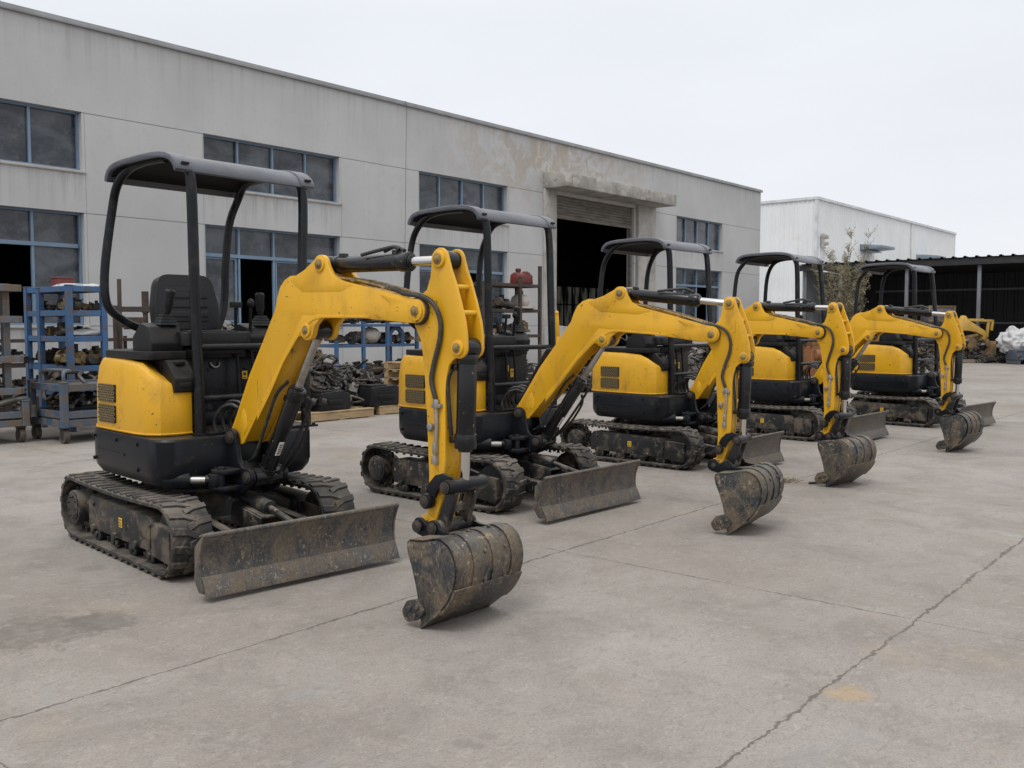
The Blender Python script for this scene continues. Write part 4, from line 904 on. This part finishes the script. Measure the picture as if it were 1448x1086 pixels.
def heap(name, label, fr, pieces, mats=(SC1, SC2, SC3, SC4), probs=(6, 2, 2, .4), seed=1, kind='stuff', cat='scrap'):
    """pieces: list of (cx, cy, rx, ry, h, n, size) mounds in the local frame fr"""
    r = random.Random(seed); b = MB()
    for (cx, cy, rx, ry, h, n_, sz) in pieces:
        for i in range(int(n_*2.2)):
            a = r.uniform(0, 6.283); q = math.sqrt(r.random()); x, y = q*math.cos(a), q*math.sin(a)
            z = h*(1-q*q)*r.uniform(.35, 1.)+sz*.2
            b.mi = r.choices(range(len(mats)), probs[:len(mats)])[0]
            mpart(b, (cx+x*rx, cy+y*ry, z), sz*.72*r.choice((.4, .5, .6, .8, 1., 1.4)), r.randrange(10**6), 1.5)
        for i in range(n_//3):
            b.mi = r.choices(range(len(mats)), probs[:len(mats)])[0]
            x, y = r.uniform(-.8, .8), r.uniform(-.8, .8); z = h*(1-min(1, x*x+y*y))*.9+.05; p0 = Vector((cx+x*rx, cy+y*ry, z)); pts = [p0]
            for k in range(4): p0 = p0+Vector((r.uniform(-.25, .25), r.uniform(-.25, .25), r.uniform(-.12, .14))); p0.z = max(p0.z, .03); pts.append(p0)
            b.tube(smooth_path(pts, 4), r.uniform(.008, .025), 6)
    o = ob(name, b.mesh(name, list(mats), sharp=30)); o.matrix_basis = fr
    return tag(o, label, cat, None, kind)
def fr(x, y, z=0, a=ANG): return T(x, y, z) @ RZ(a)
def on_shelf(frame, items, group, label, cat, nm='machine_part', z0=0):
    items = [q_ for i, (x, y, z, s, m_, sd) in enumerate(items) for q_ in ((x, y, z, s, m_, sd), (x+.05-.11*(i % 2), y+.17, z, s*.9, (SC1, SC2, SC1, SC3)[(i+sd) % 4], sd+500), (x-.06+.13*(i % 2), y-.13, z, s*.8, (SC2, SC1, SC1, SC4)[(i+sd) % 4], sd+900))]
    """individual pieces lying on a shelf: (x, y, z, size, mat, seed)"""
    for (x, y, z, s, m_, sd) in items:
        b = MB(); mpart(b, (0, 0, s*.33), s*1.15, sd, .25); o = ob(nm, b.mesh(nm, m_, sharp=30)); o.matrix_basis = frame @ T(x, y, z); tag(o, label, cat, group)

def rack(name, label, frame, L, D, H, shelves, posts, mat, pw=.05, group=None, deck=True, wheels=None, cat='rack', beam=.05):
    root = bpy.data.objects.new(name, None); COL.objects.link(root); root.matrix_basis = frame; tag(root, label, cat, group)
    for (x, y, z0, h) in posts:
        b = MB(); b.box((x, y, (z0+h)/2), (pw, pw, h-z0)); b.box((x, y, h+.006), (pw+.014, pw+.014, .012))
        for i in range(int((h-z0)/.16)): b.cyl((x-pw/2-.004, y, z0+.08+.16*i), (x+pw/2+.004, y, z0+.08+.16*i), .009, n=6); b.cyl((x, y-pw/2-.004, z0+.08+.16*i), (x, y+pw/2+.004, z0+.08+.16*i), .009, n=6)
        ob('post', b.mesh('post', mat, bevel=.004, seg=1), root)
    for z in shelves:
        b = MB(); j = beam/2
        for y in (0, D): b.box((L/2, y, z), (L-pw-.004, beam*.6, beam))
        for x in (0, L): b.box((x, D/2, z), (beam*.6, D-pw-.004, beam))
        if deck: b.box((L/2, D/2, z+.012), (L-.05, D-.05, .012))
        ob('shelf', b.mesh('shelf', mat, bevel=.003, seg=1), root)
    for (x, y) in (wheels or []):
        b = MB(); b.cyl((x-.03, y, .085), (x+.03, y, .085), .085, n=20); b.mi = 1; b.cyl((x-.036, y, .085), (x+.036, y, .085), .035, n=12); b.box((x, y, .185), (.09, .11, .02)); b.box((x-.042, y, .13), (.006, .06, .12)); b.box((x+.042, y, .13), (.006, .06, .12))
        ob('castor', b.mesh('castor', [WHEEL, PIN], bevel=.004, seg=1), root)
    return root
def four(L, D, H, z0=0): return [(0, 0, z0, H), (L, 0, z0, H), (0, D, z0, H), (L, D, z0, H)]
# tall blue rack
F1 = fr(-5.78, 12.3); L1, D1 = .46, 1.25
rack('parts_rack', 'tall bright blue steel rack with four loaded shelves, left of the nearest excavator', F1, L1, D1, 1.9, (.5, .83, 1.22, 1.56, 1.88), four(L1, D1, 1.92)+[(0, .85, 0, 1.90)], RBL, .075, beam=.075)
b = MB(); b.cyl((.52, .3, 0), (.52, .3, 2.06), .03, n=12); b.box((.52, .3, .01), (.2, .2, .02)); o = ob('pipe_post', b.mesh('pipe_post', RUS, bevel=.003)); o.matrix_basis = fr(-5.72, 12.9); tag(o, 'rusty upright pipe standing behind the tall blue rack', 'pipe')
b = MB(); b.box((0, 0, .07), (.24, .18, .14), tx=.94, ty=.94); b.box((0, 0, .145), (.25, .19, .02)); o = ob('red_box', b.mesh('red_box', REDM, bevel=.008)); o.matrix_basis = F1 @ T(.25, .72, 1.9); tag(o, 'small red box lying on top of the tall blue rack', 'box')
for (x, y, sx, sy) in ((.2, .35, .2, .3), (.42, .30, .16, .28)):
    b = MB(); b.ball((0, 0, .03), 1, 3, .25, (sx, sy, .035), seed=int(x*100)); o = ob('paper_sack', b.mesh('paper_sack', BAGW, sharp=60)); o.matrix_basis = F1 @ T(x, y, 1.895); tag(o, 'flat pale sack lying on top of the tall blue rack', 'sack', 'sacks on top of the blue rack')
b = MB(); b.ball((0, 0, .05), 1, 3, .25, (.26, .18, .055), seed=5); o = ob('paper_sack', b.mesh('paper_sack', BAGW, sharp=60)); o.matrix_basis = F1 @ T(.33, .22, 1.245); tag(o, 'white sack lying on the middle shelf of the tall blue rack', 'sack')
on_shelf(F1, [(.15, .3, 1.59, .26, SC2, 3), (.4, .25, 1.59, .24, SC4, 11), (.3, .6, 1.59, .26, SC2, 8), (.2, .9, 1.59, .22, SC1, 21)], 'parts on the upper shelf of the blue rack', 'rusty brown machine part on the highest inner shelf of the tall blue rack', 'machine part')
on_shelf(F1, [(.15, .5, 1.245, .26, SC2, 5), (.35, .75, 1.245, .24, SC4, 17), (.2, 1.0, 1.245, .22, SC1, 33)], 'parts on the middle shelf of the blue rack', 'rusty machine part behind the white sack on the middle shelf of the tall blue rack', 'machine part')
on_shelf(F1, [(.12, .25, .855, .30, SC4, 7), (.42, .2, .855, .28, SC4, 12), (.25, .55, .855, .34, SC1, 13), (.2, .9, .855, .3, SC2, 23), (.5, .5, .855, .3, SC1, 44)], 'parts on the lower shelf of the blue rack', 'greasy machine part on the lower shelf of the tall blue rack', 'machine part')
on_shelf(F1, [(.2, .3, .52, .3, SC1, 27), (.4, .7, .52, .34, SC1, 29)], 'parts at the foot of the blue rack', 'black machine part on the lowest shelf of the tall blue rack', 'machine part')
# blue cart in front of it
F2 = fr(-5.27, 11.02); L2, D2 = 1.15, .86
rack('parts_cart', 'low worn blue cart on castors standing in front of the tall blue rack', F2, L2, D2, .7, (.24, .34, .66), four(L2, D2, .72, .19), CART, .075, wheels=[(.02, .05), (L2-.05, .05), (.02, D2-.05), (L2-.05, D2-.05)], cat='cart', beam=.085)
o = heap('scrap_load', 'jumble of dark greasy parts and bars piled inside the low blue cart', F2, [(.5, .43, .5, .34, .16, 20, .24)], seed=4); o.location.z = .36
b = MB(); b.tube(smooth_path([(.05, .1, 0), (.05, .1, .13), (.2, .3, .14), (.1, .75, .13), (.1, .78, 0)], 5), .022, 8); o = ob('bent_pipe', b.mesh('bent_pipe', RGB)); o.matrix_basis = F2 @ T(0, 0, .71); tag(o, 'bent grey pipe lying on the rim of the low blue cart', 'pipe')
# grey-blue rack at the left edge
F3 = fr(-6.16, 10.8); L3, D3 = .52, 1.3
rack('parts_cart', 'tall grey blue rack on castors cut off by the left edge of the picture', F3, L3, D3, 1.88, (.24, .34, .62, 1.0, 1.47, 1.84), [(x, y+.18, .2, 1.88) for x, y, _, _ in four(.40, .95, 0)]+[(0, 0, .2, .62), (L3, 0, .2, .50), (0, D3, .2, .5)], RGB, .08, wheels=[(.02, .06), (L3-.03, .06), (.02, D3-.05)], deck=True, beam=.08)
on_shelf(F3, [(.2, .4, .66, .34, SC1, 3), (.3, .8, .66, .3, SC2, 9), (.2, .4, 1.04, .3, SC1, 14), (.3, .7, 1.04, .32, SC1, 15), (.2, .5, 1.51, .28, SC3, 19), (.3, .8, 1.51, .26, SC1, 2)], 'parts on the grey blue rack', 'dark machine part on a shelf of the grey blue rack at the left edge', 'machine part')
b = MB(); b.tube(smooth_path([(.1, .05, .42), (.3, .0, .5), (.55, .02, .52), (.62, .05, .40)], 6), .03, 8); b.cyl((.62, .05, .30), (.62, .05, .44), .06, n=14); o = ob('hose_end', b.mesh('hose_end', SC3)); o.matrix_basis = F3; tag(o, 'bent grey pipe end on the corner of the grey blue rack', 'pipe')
# shelf against the wall behind them, rusty stand
F4 = fr(-8.2, 14.6)
rack('wall_shelf', 'low rusty shelf against the workshop wall behind the blue rack', F4, 2.6, .6, 1.2, (.35, .75, 1.15), four(2.6, .6, 1.2), RUS, .05)
on_shelf(F4, [(.2+.42*i, .25, .78, .3, (SC2, SC1)[i % 2], 60+i) for i in range(6)]+[(.2+.42*i, .3, .38, .36, (SC1, SC2)[i % 2], 80+i) for i in range(6)], 'parts on the low rusty shelf', 'dark machine part on the low rusty shelf behind the blue rack', 'machine part')
F5 = fr(-6.42, 15.2, 0, 12)
b = MB(); 
for x, h in ((.02, 1.72), (.48, 1.93), (1.25, 1.66)): b.box((x, 0, h/2), (.07, .07, h)); b.box((x, 0, .02), (.09, .5, .04))
b.box((.6, -.01, 1.66), (1.5, .09, .085)); b.box((.6, .01, .9), (1.4, .05, .08)); b.cyl((.48, 0, 1.6), (.48, 0, 1.95), .055, n=12); b.box((.62, -.02, 1.36), (.9, .3, .05)); b.box((.35, -.1, 1.46), (.3, .2, .14)); b.cyl((.1, -.1, 1.42), (.45, -.12, 1.44), .06, n=12)
o = ob('steel_stand', b.mesh('steel_stand', RUS, bevel=.005, seg=1)); o.matrix_basis = F5; tag(o, 'dark rusty steel stand with a cross bar behind the seat of the nearest excavator', 'stand')
# middle blue shelf
F6 = fr(-3.08, 16.5); L6 = 1.95
rack('parts_rack', 'low blue shelf with white tank, seen under the boom of the nearest excavator', F6, L6, .75, 1.45, (.45, 1.03, 1.40), [(.0, 0, 0, 1.1), (.62, 0, 0, 1.45), (1.2, 0, 0, 1.45), (L6, 0, 0, 1.42), (0, .75, 0, 1.1), (L6, .75, 0, 1.42)], RBL, .06)
on_shelf(F6, [(.1+.24*i, .3, 1.43, .3, (SC1, SC2, SC1)[i % 3], 100+i) for i in range(8)], 'parts on top of the low blue shelf', 'flat dark part piled on the top of the low blue shelf', 'machine part')
on_shelf(F6, [(.15, .2, 1.06, .3, SC1, 121), (.65, .2, 1.06, .3, SC3, 122), (1.3, .3, 1.06, .26, SC2, 123), (1.75, .2, 1.06, .28, SC2, 124), (1.55, .4, 1.06, .3, SC1, 125)], 'parts on the upper shelf of the low blue shelf', 'dark part on the upper shelf of the low blue shelf', 'machine part')
on_shelf(F6, [(.15+.25*i, .2, .48, .34, (SC1, SC3, SC1, SC4)[i % 4], 130+i) for i in range(8)], 'parts on the lower shelf of the low blue shelf', 'dark part on the lower shelf of the low blue shelf', 'machine part')
b = MB(); b.ball((0, 0, .16), .17, 3, .12, (1.4, .9, .9), seed=2); b.cyl((0, 0, .28), (0, 0, .36), .05, n=12); o = ob('plastic_tank', b.mesh('plastic_tank', WHM, sharp=60)); o.matrix_basis = F6 @ T(.95, .2, 1.05); tag(o, 'rounded white plastic tank on the low blue shelf', 'tank')
b = MB(); b.tube(smooth_path([(-.16, 0, 0), (-.15, 0, .2), (-.05, 0, .3), (.08, 0, .28), (.16, 0, .16), (.15, 0, 0)], 6), .05, 10); o = ob('bent_duct', b.mesh('bent_duct', RBL)); o.matrix_basis = F6 @ T(1.55, .15, 1.05); tag(o, 'bent bright blue duct on the low blue shelf', 'duct')

def pallet(frame, label, mat=WOOD, L=1.15, D=1.0, group=None, tiers=1):
    b = MB()
    for t in range(tiers):
        z = t*.15
        for i in range(5): b.box((L/2, .06+(D-.12)*i/4, z+.131), (L, .12, .022), RZ(random.uniform(-.4, .4)))
        for y in (.05, D/2, D-.05): b.box((L/2, y, z+.066), (L-.006, .095, .106))
        for i in range(3): b.box((.06+(L-.12)*i/2, D/2, z+.006), (.1, D, .012))
    o = ob('wooden_pallet', b.mesh('wooden_pallet', mat, bevel=.004, seg=1)); o.matrix_basis = frame; return tag(o, label, 'pallet', group)
pallet(fr(-2.92, 13.40), 'pale wooden pallet with a solid front beam, under the black parts heap', L=1.25, D=1.1)
pallet(fr(-2.06, 14.60, 0, ANG-2), 'wooden pallet behind the second excavator, at the right end of the row of pallets', L=1.3, D=1.1)
pallet(fr(-3.85, 12.5, 0, ANG+2), 'wooden pallet hidden behind the nearest excavator, at the left end of the row of pallets', L=1.15, D=1.1)
pallet(fr(-1.55, 16.3, 0, ANG), 'stack of wooden pallets left of the hood of the second excavator', L=1.3, D=1.0, tiers=5, mat=WOOD)
o = heap('scrap_heap', 'heap of black greasy machine parts piled on the wooden pallets behind the nearest excavator', fr(-3.0, 13.55), [(-.8, .55, .75, .5, .7, 75, .32), (.4, .6, .75, .5, .85, 110, .34), (1.5, .75, .75, .5, .55, 80, .30), (-.2, 1.7, 1.0, .5, 1.25, 90, .36), (1.2, 1.8, 1.0, .5, .75, 60, .34)], seed=9, probs=(7, 1.2, 2.2, .2)); o.location.z = .14
def cover(frame, label, sc_=1.):
    b = MB(); b.prism(rpoly([(0, 0, .02), (.62, 0, .02), (.62, .22, .05), (.5, .30, .03), (.05, .28, .04)]), 0, .42, 'y'); b.box((.31, -.004, .13), (.3, .012, .07)); b.box((.31, -.003, .045), (.18, .012, .03)); b.box((.64, .2, .12), (.06, .3, .2)); b.box((.2, .2, .29), (.3, .3, .04))
    o = ob('plastic_cover', b.mesh('plastic_cover', PLS, bevel=.012)); o.matrix_basis = frame; o.scale = (sc_,)*3; return tag(o, label, 'cover')
cover(fr(-2.20, 14.48, .145, ANG-6), 'black ribbed plastic cover lying on the right wooden pallet', 1.05)
cover(fr(-2.78, 13.62, .145, ANG+4), 'black plastic cover lying on the solid front pallet, left of the other cover', .95)
# rusty shelf by the doorway
F7 = fr(-.52, 17.4); L7 = 1.66
rack('parts_rack', 'tall rusty brown open shelf with a red engine on top, left of the doorway', F7, L7, .6, 2.3, (.4, 1.19, 1.68, 2.17), [(0, 0, 0, 2.2), (L7, 0, 0, 2.55), (1.05, 0, 0, 2.32), (0, .6, 0, 2.2), (L7, .6, 0, 2.2)], RUS, .06, beam=.06)
b = MB(); b.box((0, 0, .10), (.42, .26, .18), tx=.9); b.cyl((-.22, 0, .12), (.22, 0, .12), .11, n=16); b.box((.10, 0, .21), (.16, .16, .06)); b.mi = 1; b.cyl((-.1, 0, .18), (-.1, 0, .25), .04, n=14); b.box((-.1, 0, .275), (.09, .08, .07)); b.cyl((.12, 0, .23), (.12, 0, .26), .06); b.cyl((.22, 0, .12), (.27, 0, .12), .07, n=12)
o = ob('red_engine', b.mesh('red_engine', [REDM, SC1], bevel=.012)); o.matrix_basis = F7 @ T(1.33, .2, 2.2); tag(o, 'small red engine on the top of the tall rusty shelf', 'engine')
b = MB(); b.cyl((0, 0, .02), (0, 0, .06), .30, n=22); b.ball((0, 0, .15), .17, 3, .05, (1.1, 1.1, .95)); b.mi = 1; b.cyl((0, 0, .29), (0, 0, .37), .07, n=12); b.box((0, 0, .03), (.62, .2, .05))
o = ob('white_tank', b.mesh('white_tank', [WHM, SC4], sharp=50)); o.matrix_basis = F7 @ T(1.28, .2, 1.71); tag(o, 'rounded white tank with a rusty flange on the second shelf of the rusty rack', 'tank')
on_shelf(F7, [(.25, .2, 1.71, .34, SC2, 140), (.7, .25, 1.71, .32, SC1, 141)], 'parts left of the white tank', 'dark rusty part on the rusty rack, left of the white tank', 'machine part')
on_shelf(F7, [(1.3, .2, 1.22, .36, SC4, 151), (.75, .2, 1.22, .3, SC2, 152), (.3, .2, 1.22, .3, SC1, 153)], 'parts under the white tank', 'brown part on the rusty rack, one shelf under the white tank', 'machine part')
on_shelf(F7, [(1.35, .2, .43, .4, SC1, 161), (.8, .2, .43, .4, SC2, 162), (.3, .2, .43, .4, SC1, 163)], 'parts at the foot of the rusty rack', 'dark part on the lowest shelf of the rusty rack', 'machine part')
heap('scrap_heap', 'dark scrap piled along the workshop wall behind the racks at the left', fr(-7.9, 13.2), [(.3, .4, .9, .5, .7, 60, .4), (1.7, .2, .9, .5, .6, 60, .4), (2.9, .0, .9, .5, .6, 50, .4)], seed=77, probs=(5, 2.5, 1, .3))
heap('scrap_heap', 'mixed rusty scrap piled on the ground right of the tall rusty shelf', fr(.95, 19.2), [(.3, .3, .8, .5, .55, 55, .34), (1.5, .2, .9, .6, .5, 55, .36), (2.6, -.6, .7, .5, .35, 30, .32)], seed=14, probs=(4, 3, 2, .8))
heap('scrap_heap', 'dark rusty scrap piled in front of the workshop wall behind the middle excavator', fr(4.6, 25.5), [(.2, .3, 1., .7, .8, 60, .42), (1.8, .3, 1.1, .7, .7, 60, .42), (3.4, .0, 1., .6, .6, 45, .4)], seed=24, probs=(4, 3, 1.5, .8))
# covered crate and yellow post in the doorway
b = MB(); b.box((.3, .3, .45), (.6, .7, .9)); bmesh.ops.subdivide_edges(b.bm, edges=b.bm.edges[:], cuts=7, use_grid_fill=True)
for v in b.bm.verts:
    d_ = noise.noise(v.co*4.5)*.05+noise.noise(v.co*11)*.02; v.co += Vector((d_, d_*.8, d_*.4 if v.co.z > .3 else 0))
    if v.co.z < .02: v.co.x += (v.co.x-.3)*.12; v.co.y += (v.co.y-.3)*.12
o = ob('covered_crate', b.mesh('covered_crate', TARP, sharp=70)); o.matrix_basis = fr(1.42, 25.4); o.scale = (1.05, 1.05, 1.52); tag(o, 'crate under a creased grey tarpaulin at the dark doorway', 'crate')
b = MB(); b.cyl((0, 0, 0), (0, 0, 1.05), .06, n=14); b.box((0, 0, .02), (.2, .2, .04)); b.bar((0, 0, 1.0), (-.06, 0, 1.62), .08); b.ball((-.06, 0, 1.64), .06, 2); b.bar((0, 0, 1.0), (.05, 0, .7), .1)
o = ob('yellow_lever_post', b.mesh('yellow_lever_post', YEL, bevel=.005)); o.matrix_basis = fr(1.20, 24.6); o.scale = (1, 1, 1.05); tag(o, 'thin yellow post beside the grey covered crate at the doorway', 'post')
# scrap behind the right half of the row
b = MB(); b.box((.3, .25, .5), (.6, .5, 1.0)); b.cyl((.1, -.02, .75), (.5, -.02, .75), .16, n=16); b.box((.3, .25, 1.1), (.35, .3, .25)); b.cyl((.3, .25, 1.2), (.3, .25, 1.45), .08, n=12); b.tube(smooth_path([(.0, 0, 1.0), (-.1, -.1, 1.2), (.1, -.1, 1.35), (.4, -.05, 1.2)], 5), .04, 8)
ORA = worn('orange_old_paint', (.24, .10, .035), .6, dirt=(.1, .07, .05), damt=.6, ds=6, bump=.15)
o = ob('orange_machine', b.mesh('orange_machine', ORA, bevel=.02)); o.matrix_basis = fr(7.8, 24.5, 0, 20) @ Matrix.Scale(.85, 4); tag(o, 'old orange machine block standing behind the second farthest excavator', 'machine')
heap('scrap_heap', 'high tangle of grey and rusty scrap behind the two farthest excavators', fr(9.6, 24.8, 0, -10), [(-1.5, .5, 1.0, .8, .7, 60, .42), (.0, .3, 1.0, .9, 1.1, 100, .42), (1.0, .4, .7, .6, 1.25, 70, .38)], seed=31, probs=(4, 3, 2.5, 1.2))
# scrap digger on pallets
F8 = fr(16.75, 35.3, 0, 8)
for i, lab in enumerate(('weathered pallet under the tan scrap digger, left of the other two', 'weathered pallet under the bucket end of the tan scrap digger', 'empty weathered pallet lying right of the tan scrap digger')):
    pallet(F8 @ T(-.4+1.45*i, -.3-.03*i, 0), lab, WOODG, 1.35, 1.15)
sd_ = bpy.data.objects.new('scrap_digger', None); COL.objects.link(sd_); sd_.matrix_basis = F8 @ T(0, 0, .15); tag(sd_, 'stripped tan digger with a bent boom, on weathered pallets before the dark shed', 'scrap digger')
b = MB(); b.prism(rpoly([(.62, .05, .05), (1.42, .05, .08), (1.40, .62, .2), (1.15, .92, .15), (.75, .85, .1), (.60, .45, .1)]), .1, .75); b.cyl((1.0, .06, .45), (1.0, .8, .45), .26, n=22); b.box((.2, .4, .16), (1.0, .6, .2)); b.cyl((.55, .0, .55), (.55, .8, .55), .25, n=18); b.box((1.5, .4, .35), (.35, .5, .6))
ob('body', b.mesh('body', TAN, bevel=.03), sd_)
b = MB(); b.prism([(-.15, 1.1), (.0, 1.45), (.1, 1.62), (.2, 1.60), (.3, 1.45), (.7, 1.22), (.98, 1.05), (1.08, .88), (1.0, .70), (.9, .72), (.92, .86), (.62, 1.0), (.3, 1.05), (.1, 1.05), (-.05, .85)], -.14, .06); ob('boom', b.mesh('boom', OLDY, bevel=.015), sd_)
b = MB()
for p, q in (((.5, .5, 1.45), (1.75, .5, 1.42)), ((1.55, .5, 1.45), (1.5, .5, .8)), ((1.72, .5, 1.42), (1.68, .5, 1.05)), ((.3, .7, 1.0), (.3, .7, 1.5)), ((.3, .7, 1.46), (1.5, .75, 1.46))): b.bar(p, q, .09)
ob('frame', b.mesh('frame', OLDY, bevel=.01), sd_)
b = MB()
for i in range(60): b.mi = i % 3; mpart(b, (random.uniform(-.5, 1.0), random.uniform(-.25, .3), random.uniform(.02, .7)*(1 if i % 3 else .5)), random.uniform(.15, .32), 700+i)
o = ob('scrap_load', b.mesh('scrap_load', [SC1, SC2, SC3])); o.matrix_basis = F8 @ T(0, -.05, .15); tag(o, 'loose dark scrap lying in front of the tan scrap digger', 'scrap', kind='stuff')
b = MB(); b.box((0, 0, .3), (1.05, .7, .6)); b.mi = 1
for z in (.02, .6): b.box((0, -.36, z), (1.12, .05, .07)); b.box((0, .36, z), (1.12, .05, .07))
for x in (-.53, 0, .53): b.box((x, -.362, .3), (.06, .04, .6))
o = ob('steel_crate', b.mesh('steel_crate', [SHP, TAN], bevel=.008)); o.matrix_basis = fr(17.2, 38.1, 1.55, 4); tag(o, 'grey steel crate with tan rims, on top of a stack behind the tan scrap digger', 'crate')
b = MB(); b.box((0, 0, .775), (1.3, .9, 1.55)); 
for z in (.3, .75, 1.2): b.box((0, -.46, z), (1.34, .04, .08))
o = ob('crate_stack', b.mesh('crate_stack', SC1, bevel=.015)); o.matrix_basis = fr(17.2, 38.15, 0, 4); tag(o, 'tall dark crate stack carrying the grey crate behind the tan scrap digger', 'crate stack')
# white bags on blue crates
for k, (dx, dy, dz, sx_, sy_, sz_) in enumerate(((-.12, .05, .80, .60, .55, .52), (.50, -.02, .93, .62, .56, .48), (1.25, .05, .86, .66, .6, .55))):
    b = MB(); b.ball((0, 0, 0), 1, 4, .22, (sx_, sy_, sz_), seed=k+3, fr=2.4)
    bmesh.ops.subdivide_edges(b.bm, edges=b.bm.edges[:], cuts=1)
    for v in b.bm.verts: q_ = abs(noise.noise(v.co*4.5))*.16+noise.noise(v.co*9)*.05; v.co += v.co.normalized()*(q_-.06); v.co.z = max(v.co.z, -.42); v.co.z += -.14*max(0, abs(v.co.x)-.3)
    o = ob('white_bag', b.mesh('white_bag', BAGW, sharp=70)); o.matrix_basis = fr(18.45+dx, 34.2+dy, dz, 5); tag(o, 'bulging white woven bag lying on the blue crates before the dark shed', 'bag', 'white bags at the right edge')
for k, (dx, lab) in enumerate(((.0, 'blue steel crate under the white bags, fully in view'), (1.2, 'blue steel crate under the white bags, cut by the right edge'))):
    b = MB(); b.box((0, 0, .34), (.92, .7, .36))
    for x in (-.38, 0, .38): b.box((x, 0, .08), (.12, .7, .16))
    for z in (.2, .50): b.box((0, -.36, z), (.96, .05, .06))
    o = ob('steel_crate', b.mesh('steel_crate', CART, bevel=.012)); o.matrix_basis = fr(18.45+dx, 33.9, 0, 5); tag(o, lab, 'crate')
heap('scrap_heap', 'low dark scrap lying around the blue crates under the white bags', fr(17.9, 33.9, 0, 0), [(.1, 1.0, .6, .4, .35, 20, .3), (.95, -.3, .5, .3, .6, 50, .26), (1.9, -.2, .7, .4, .6, 40, .3)], seed=41)
b = MB(); b.box((0, 0, .07), (.42, .26, .14)); b.box((0, 0, .143), (.43, .04, .004))
CARD = worn('brown_cardboard', (.30, .19, .10), .9, dirt=(.2, .12, .06), damt=.3, ds=4)
o = ob('cardboard_box', b.mesh('cardboard_box', CARD, bevel=.004)); o.matrix_basis = T(5.563, 13.667, 0) @ RZ(-47) @ Matrix.Scale(.959, 4) @ T(-.08, -.26, 1.222) @ RZ(10); tag(o, 'small brown cardboard box on the hood of the farthest excavator', 'box')

# ------------------------------------------------------------------ bare shrub by the shed
BARK = worn('grey_brown_bark', (.16, .13, .095), .9, dirt=(.08, .065, .05), damt=.5, ds=9)
g = G('sparse_olive_leaf'); c = g.coord(); g.set(Base_Color=g.mix(g.rmp(g.noise(c, 2.5, 4), .35, .65), (.16, .145, .075), (.25, .22, .13)), Roughness=.8); LEAF = g.m
r = random.Random(5); tb = MB(); lb = MB()
def leafs(p, d, n_, spread):
    for _ in range(n_):
        q = p+Vector((r.gauss(0, spread), r.gauss(0, spread), r.gauss(0, spread))); u = Vector((r.uniform(-1, 1), r.uniform(-1, 1), r.uniform(-.6, 1))).normalized(); v = u.orthogonal().normalized(); s = r.uniform(.024, .046)
        lb.poly([q-u*s*.2, q+v*s*.45+u*s*.6, q+u*s*1.7, q-v*s*.45+u*s*.6], [(0, 1, 2, 3)])
def branch(p, d, L, rad, lv):
    n_ = 9 if lv == 0 else 5; pts = [p.copy()]
    for i in range(n_): d = (d+Vector((r.gauss(0, .07), r.gauss(0, .07), r.gauss(.05, .05)))).normalized(); p = p+d*L/n_; pts.append(p.copy())
    tb.tube(pts, [rad*(1-.85*i/n_) for i in range(n_+1)], 5 if lv else 7)
    for i in range(1, n_+1):
        if lv == 0 and i > 1:
            for _ in range(r.choice((2, 3, 4))):
                a = r.uniform(0, 6.283); up = Vector((math.cos(a), math.sin(a), r.uniform(.5, 1.3))).normalized()
                branch(pts[i], (d*.3+up*.8).normalized(), r.uniform(.35, .8)*(1.25-.09*i), max(.007, rad*.3), 1)
        elif lv == 1 and r.random() < .75:
            a = r.uniform(0, 6.283); up = Vector((math.cos(a), math.sin(a), r.uniform(.2, 1.2))).normalized()
            branch(pts[i], (d*.5+up*.7).normalized(), r.uniform(.10, .26), .005, 2)
        if lv and r.random() < .8: leafs(pts[i], d, r.choice((1, 2)) if lv == 2 else r.choice((0, 1)), .025)
for k in range(19):
    a = k*2.4+r.uniform(-.3, .3); tilt = r.uniform(.02, .36) if k else .03
    branch(Vector((r.uniform(-.25, .25), r.uniform(-.25, .25), 0)), Vector((math.cos(a)*tilt, math.sin(a)*tilt, 1)).normalized(), r.uniform(2.8, 5.0)*(1-.5*tilt), .030, 0)
tre = empty('bare_shrub', (12.75, 36.2, 0), 0, 'tall bare shrub with sparse olive leaves growing at the left end of the dark shed', 'shrub')
ob('branches', tb.mesh('branches', BARK, sharp=60), tre); ob('foliage', lb.mesh('foliage', LEAF, sharp=180), tre)

# litter on the slab
b = MB(); r = random.Random(3)
for i in range(40):
    a = r.uniform(0, 6.28); p = Vector((r.gauss(0, .05), r.gauss(0, .03), r.uniform(.004, .03))); b.tube([p, p+Vector((math.cos(a)*.06, math.sin(a)*.06, r.uniform(0, .02)))], .003, 4)
DRY = worn('dry_weed', (.22, .14, .06), .9, dirt=(.12, .08, .04), damt=.5, ds=20)
o = ob('dry_weed', b.mesh('dry_weed', DRY)); o.location = (2.42, 8.33, 0); tag(o, 'small dry brown weed tuft in the slab joint behind the second bucket', 'weed')
b = MB(); b.tube([(0, 0, .012), (.12, .01, .014), (.24, -.01, .012)], .011, 6); o = ob('iron_rod', b.mesh('iron_rod', SC1)); o.location = (2.62, 8.22, 0); o.rotation_euler = (0, 0, .1); tag(o, 'short dark rod lying on the concrete beside the middle bucket', 'rod')
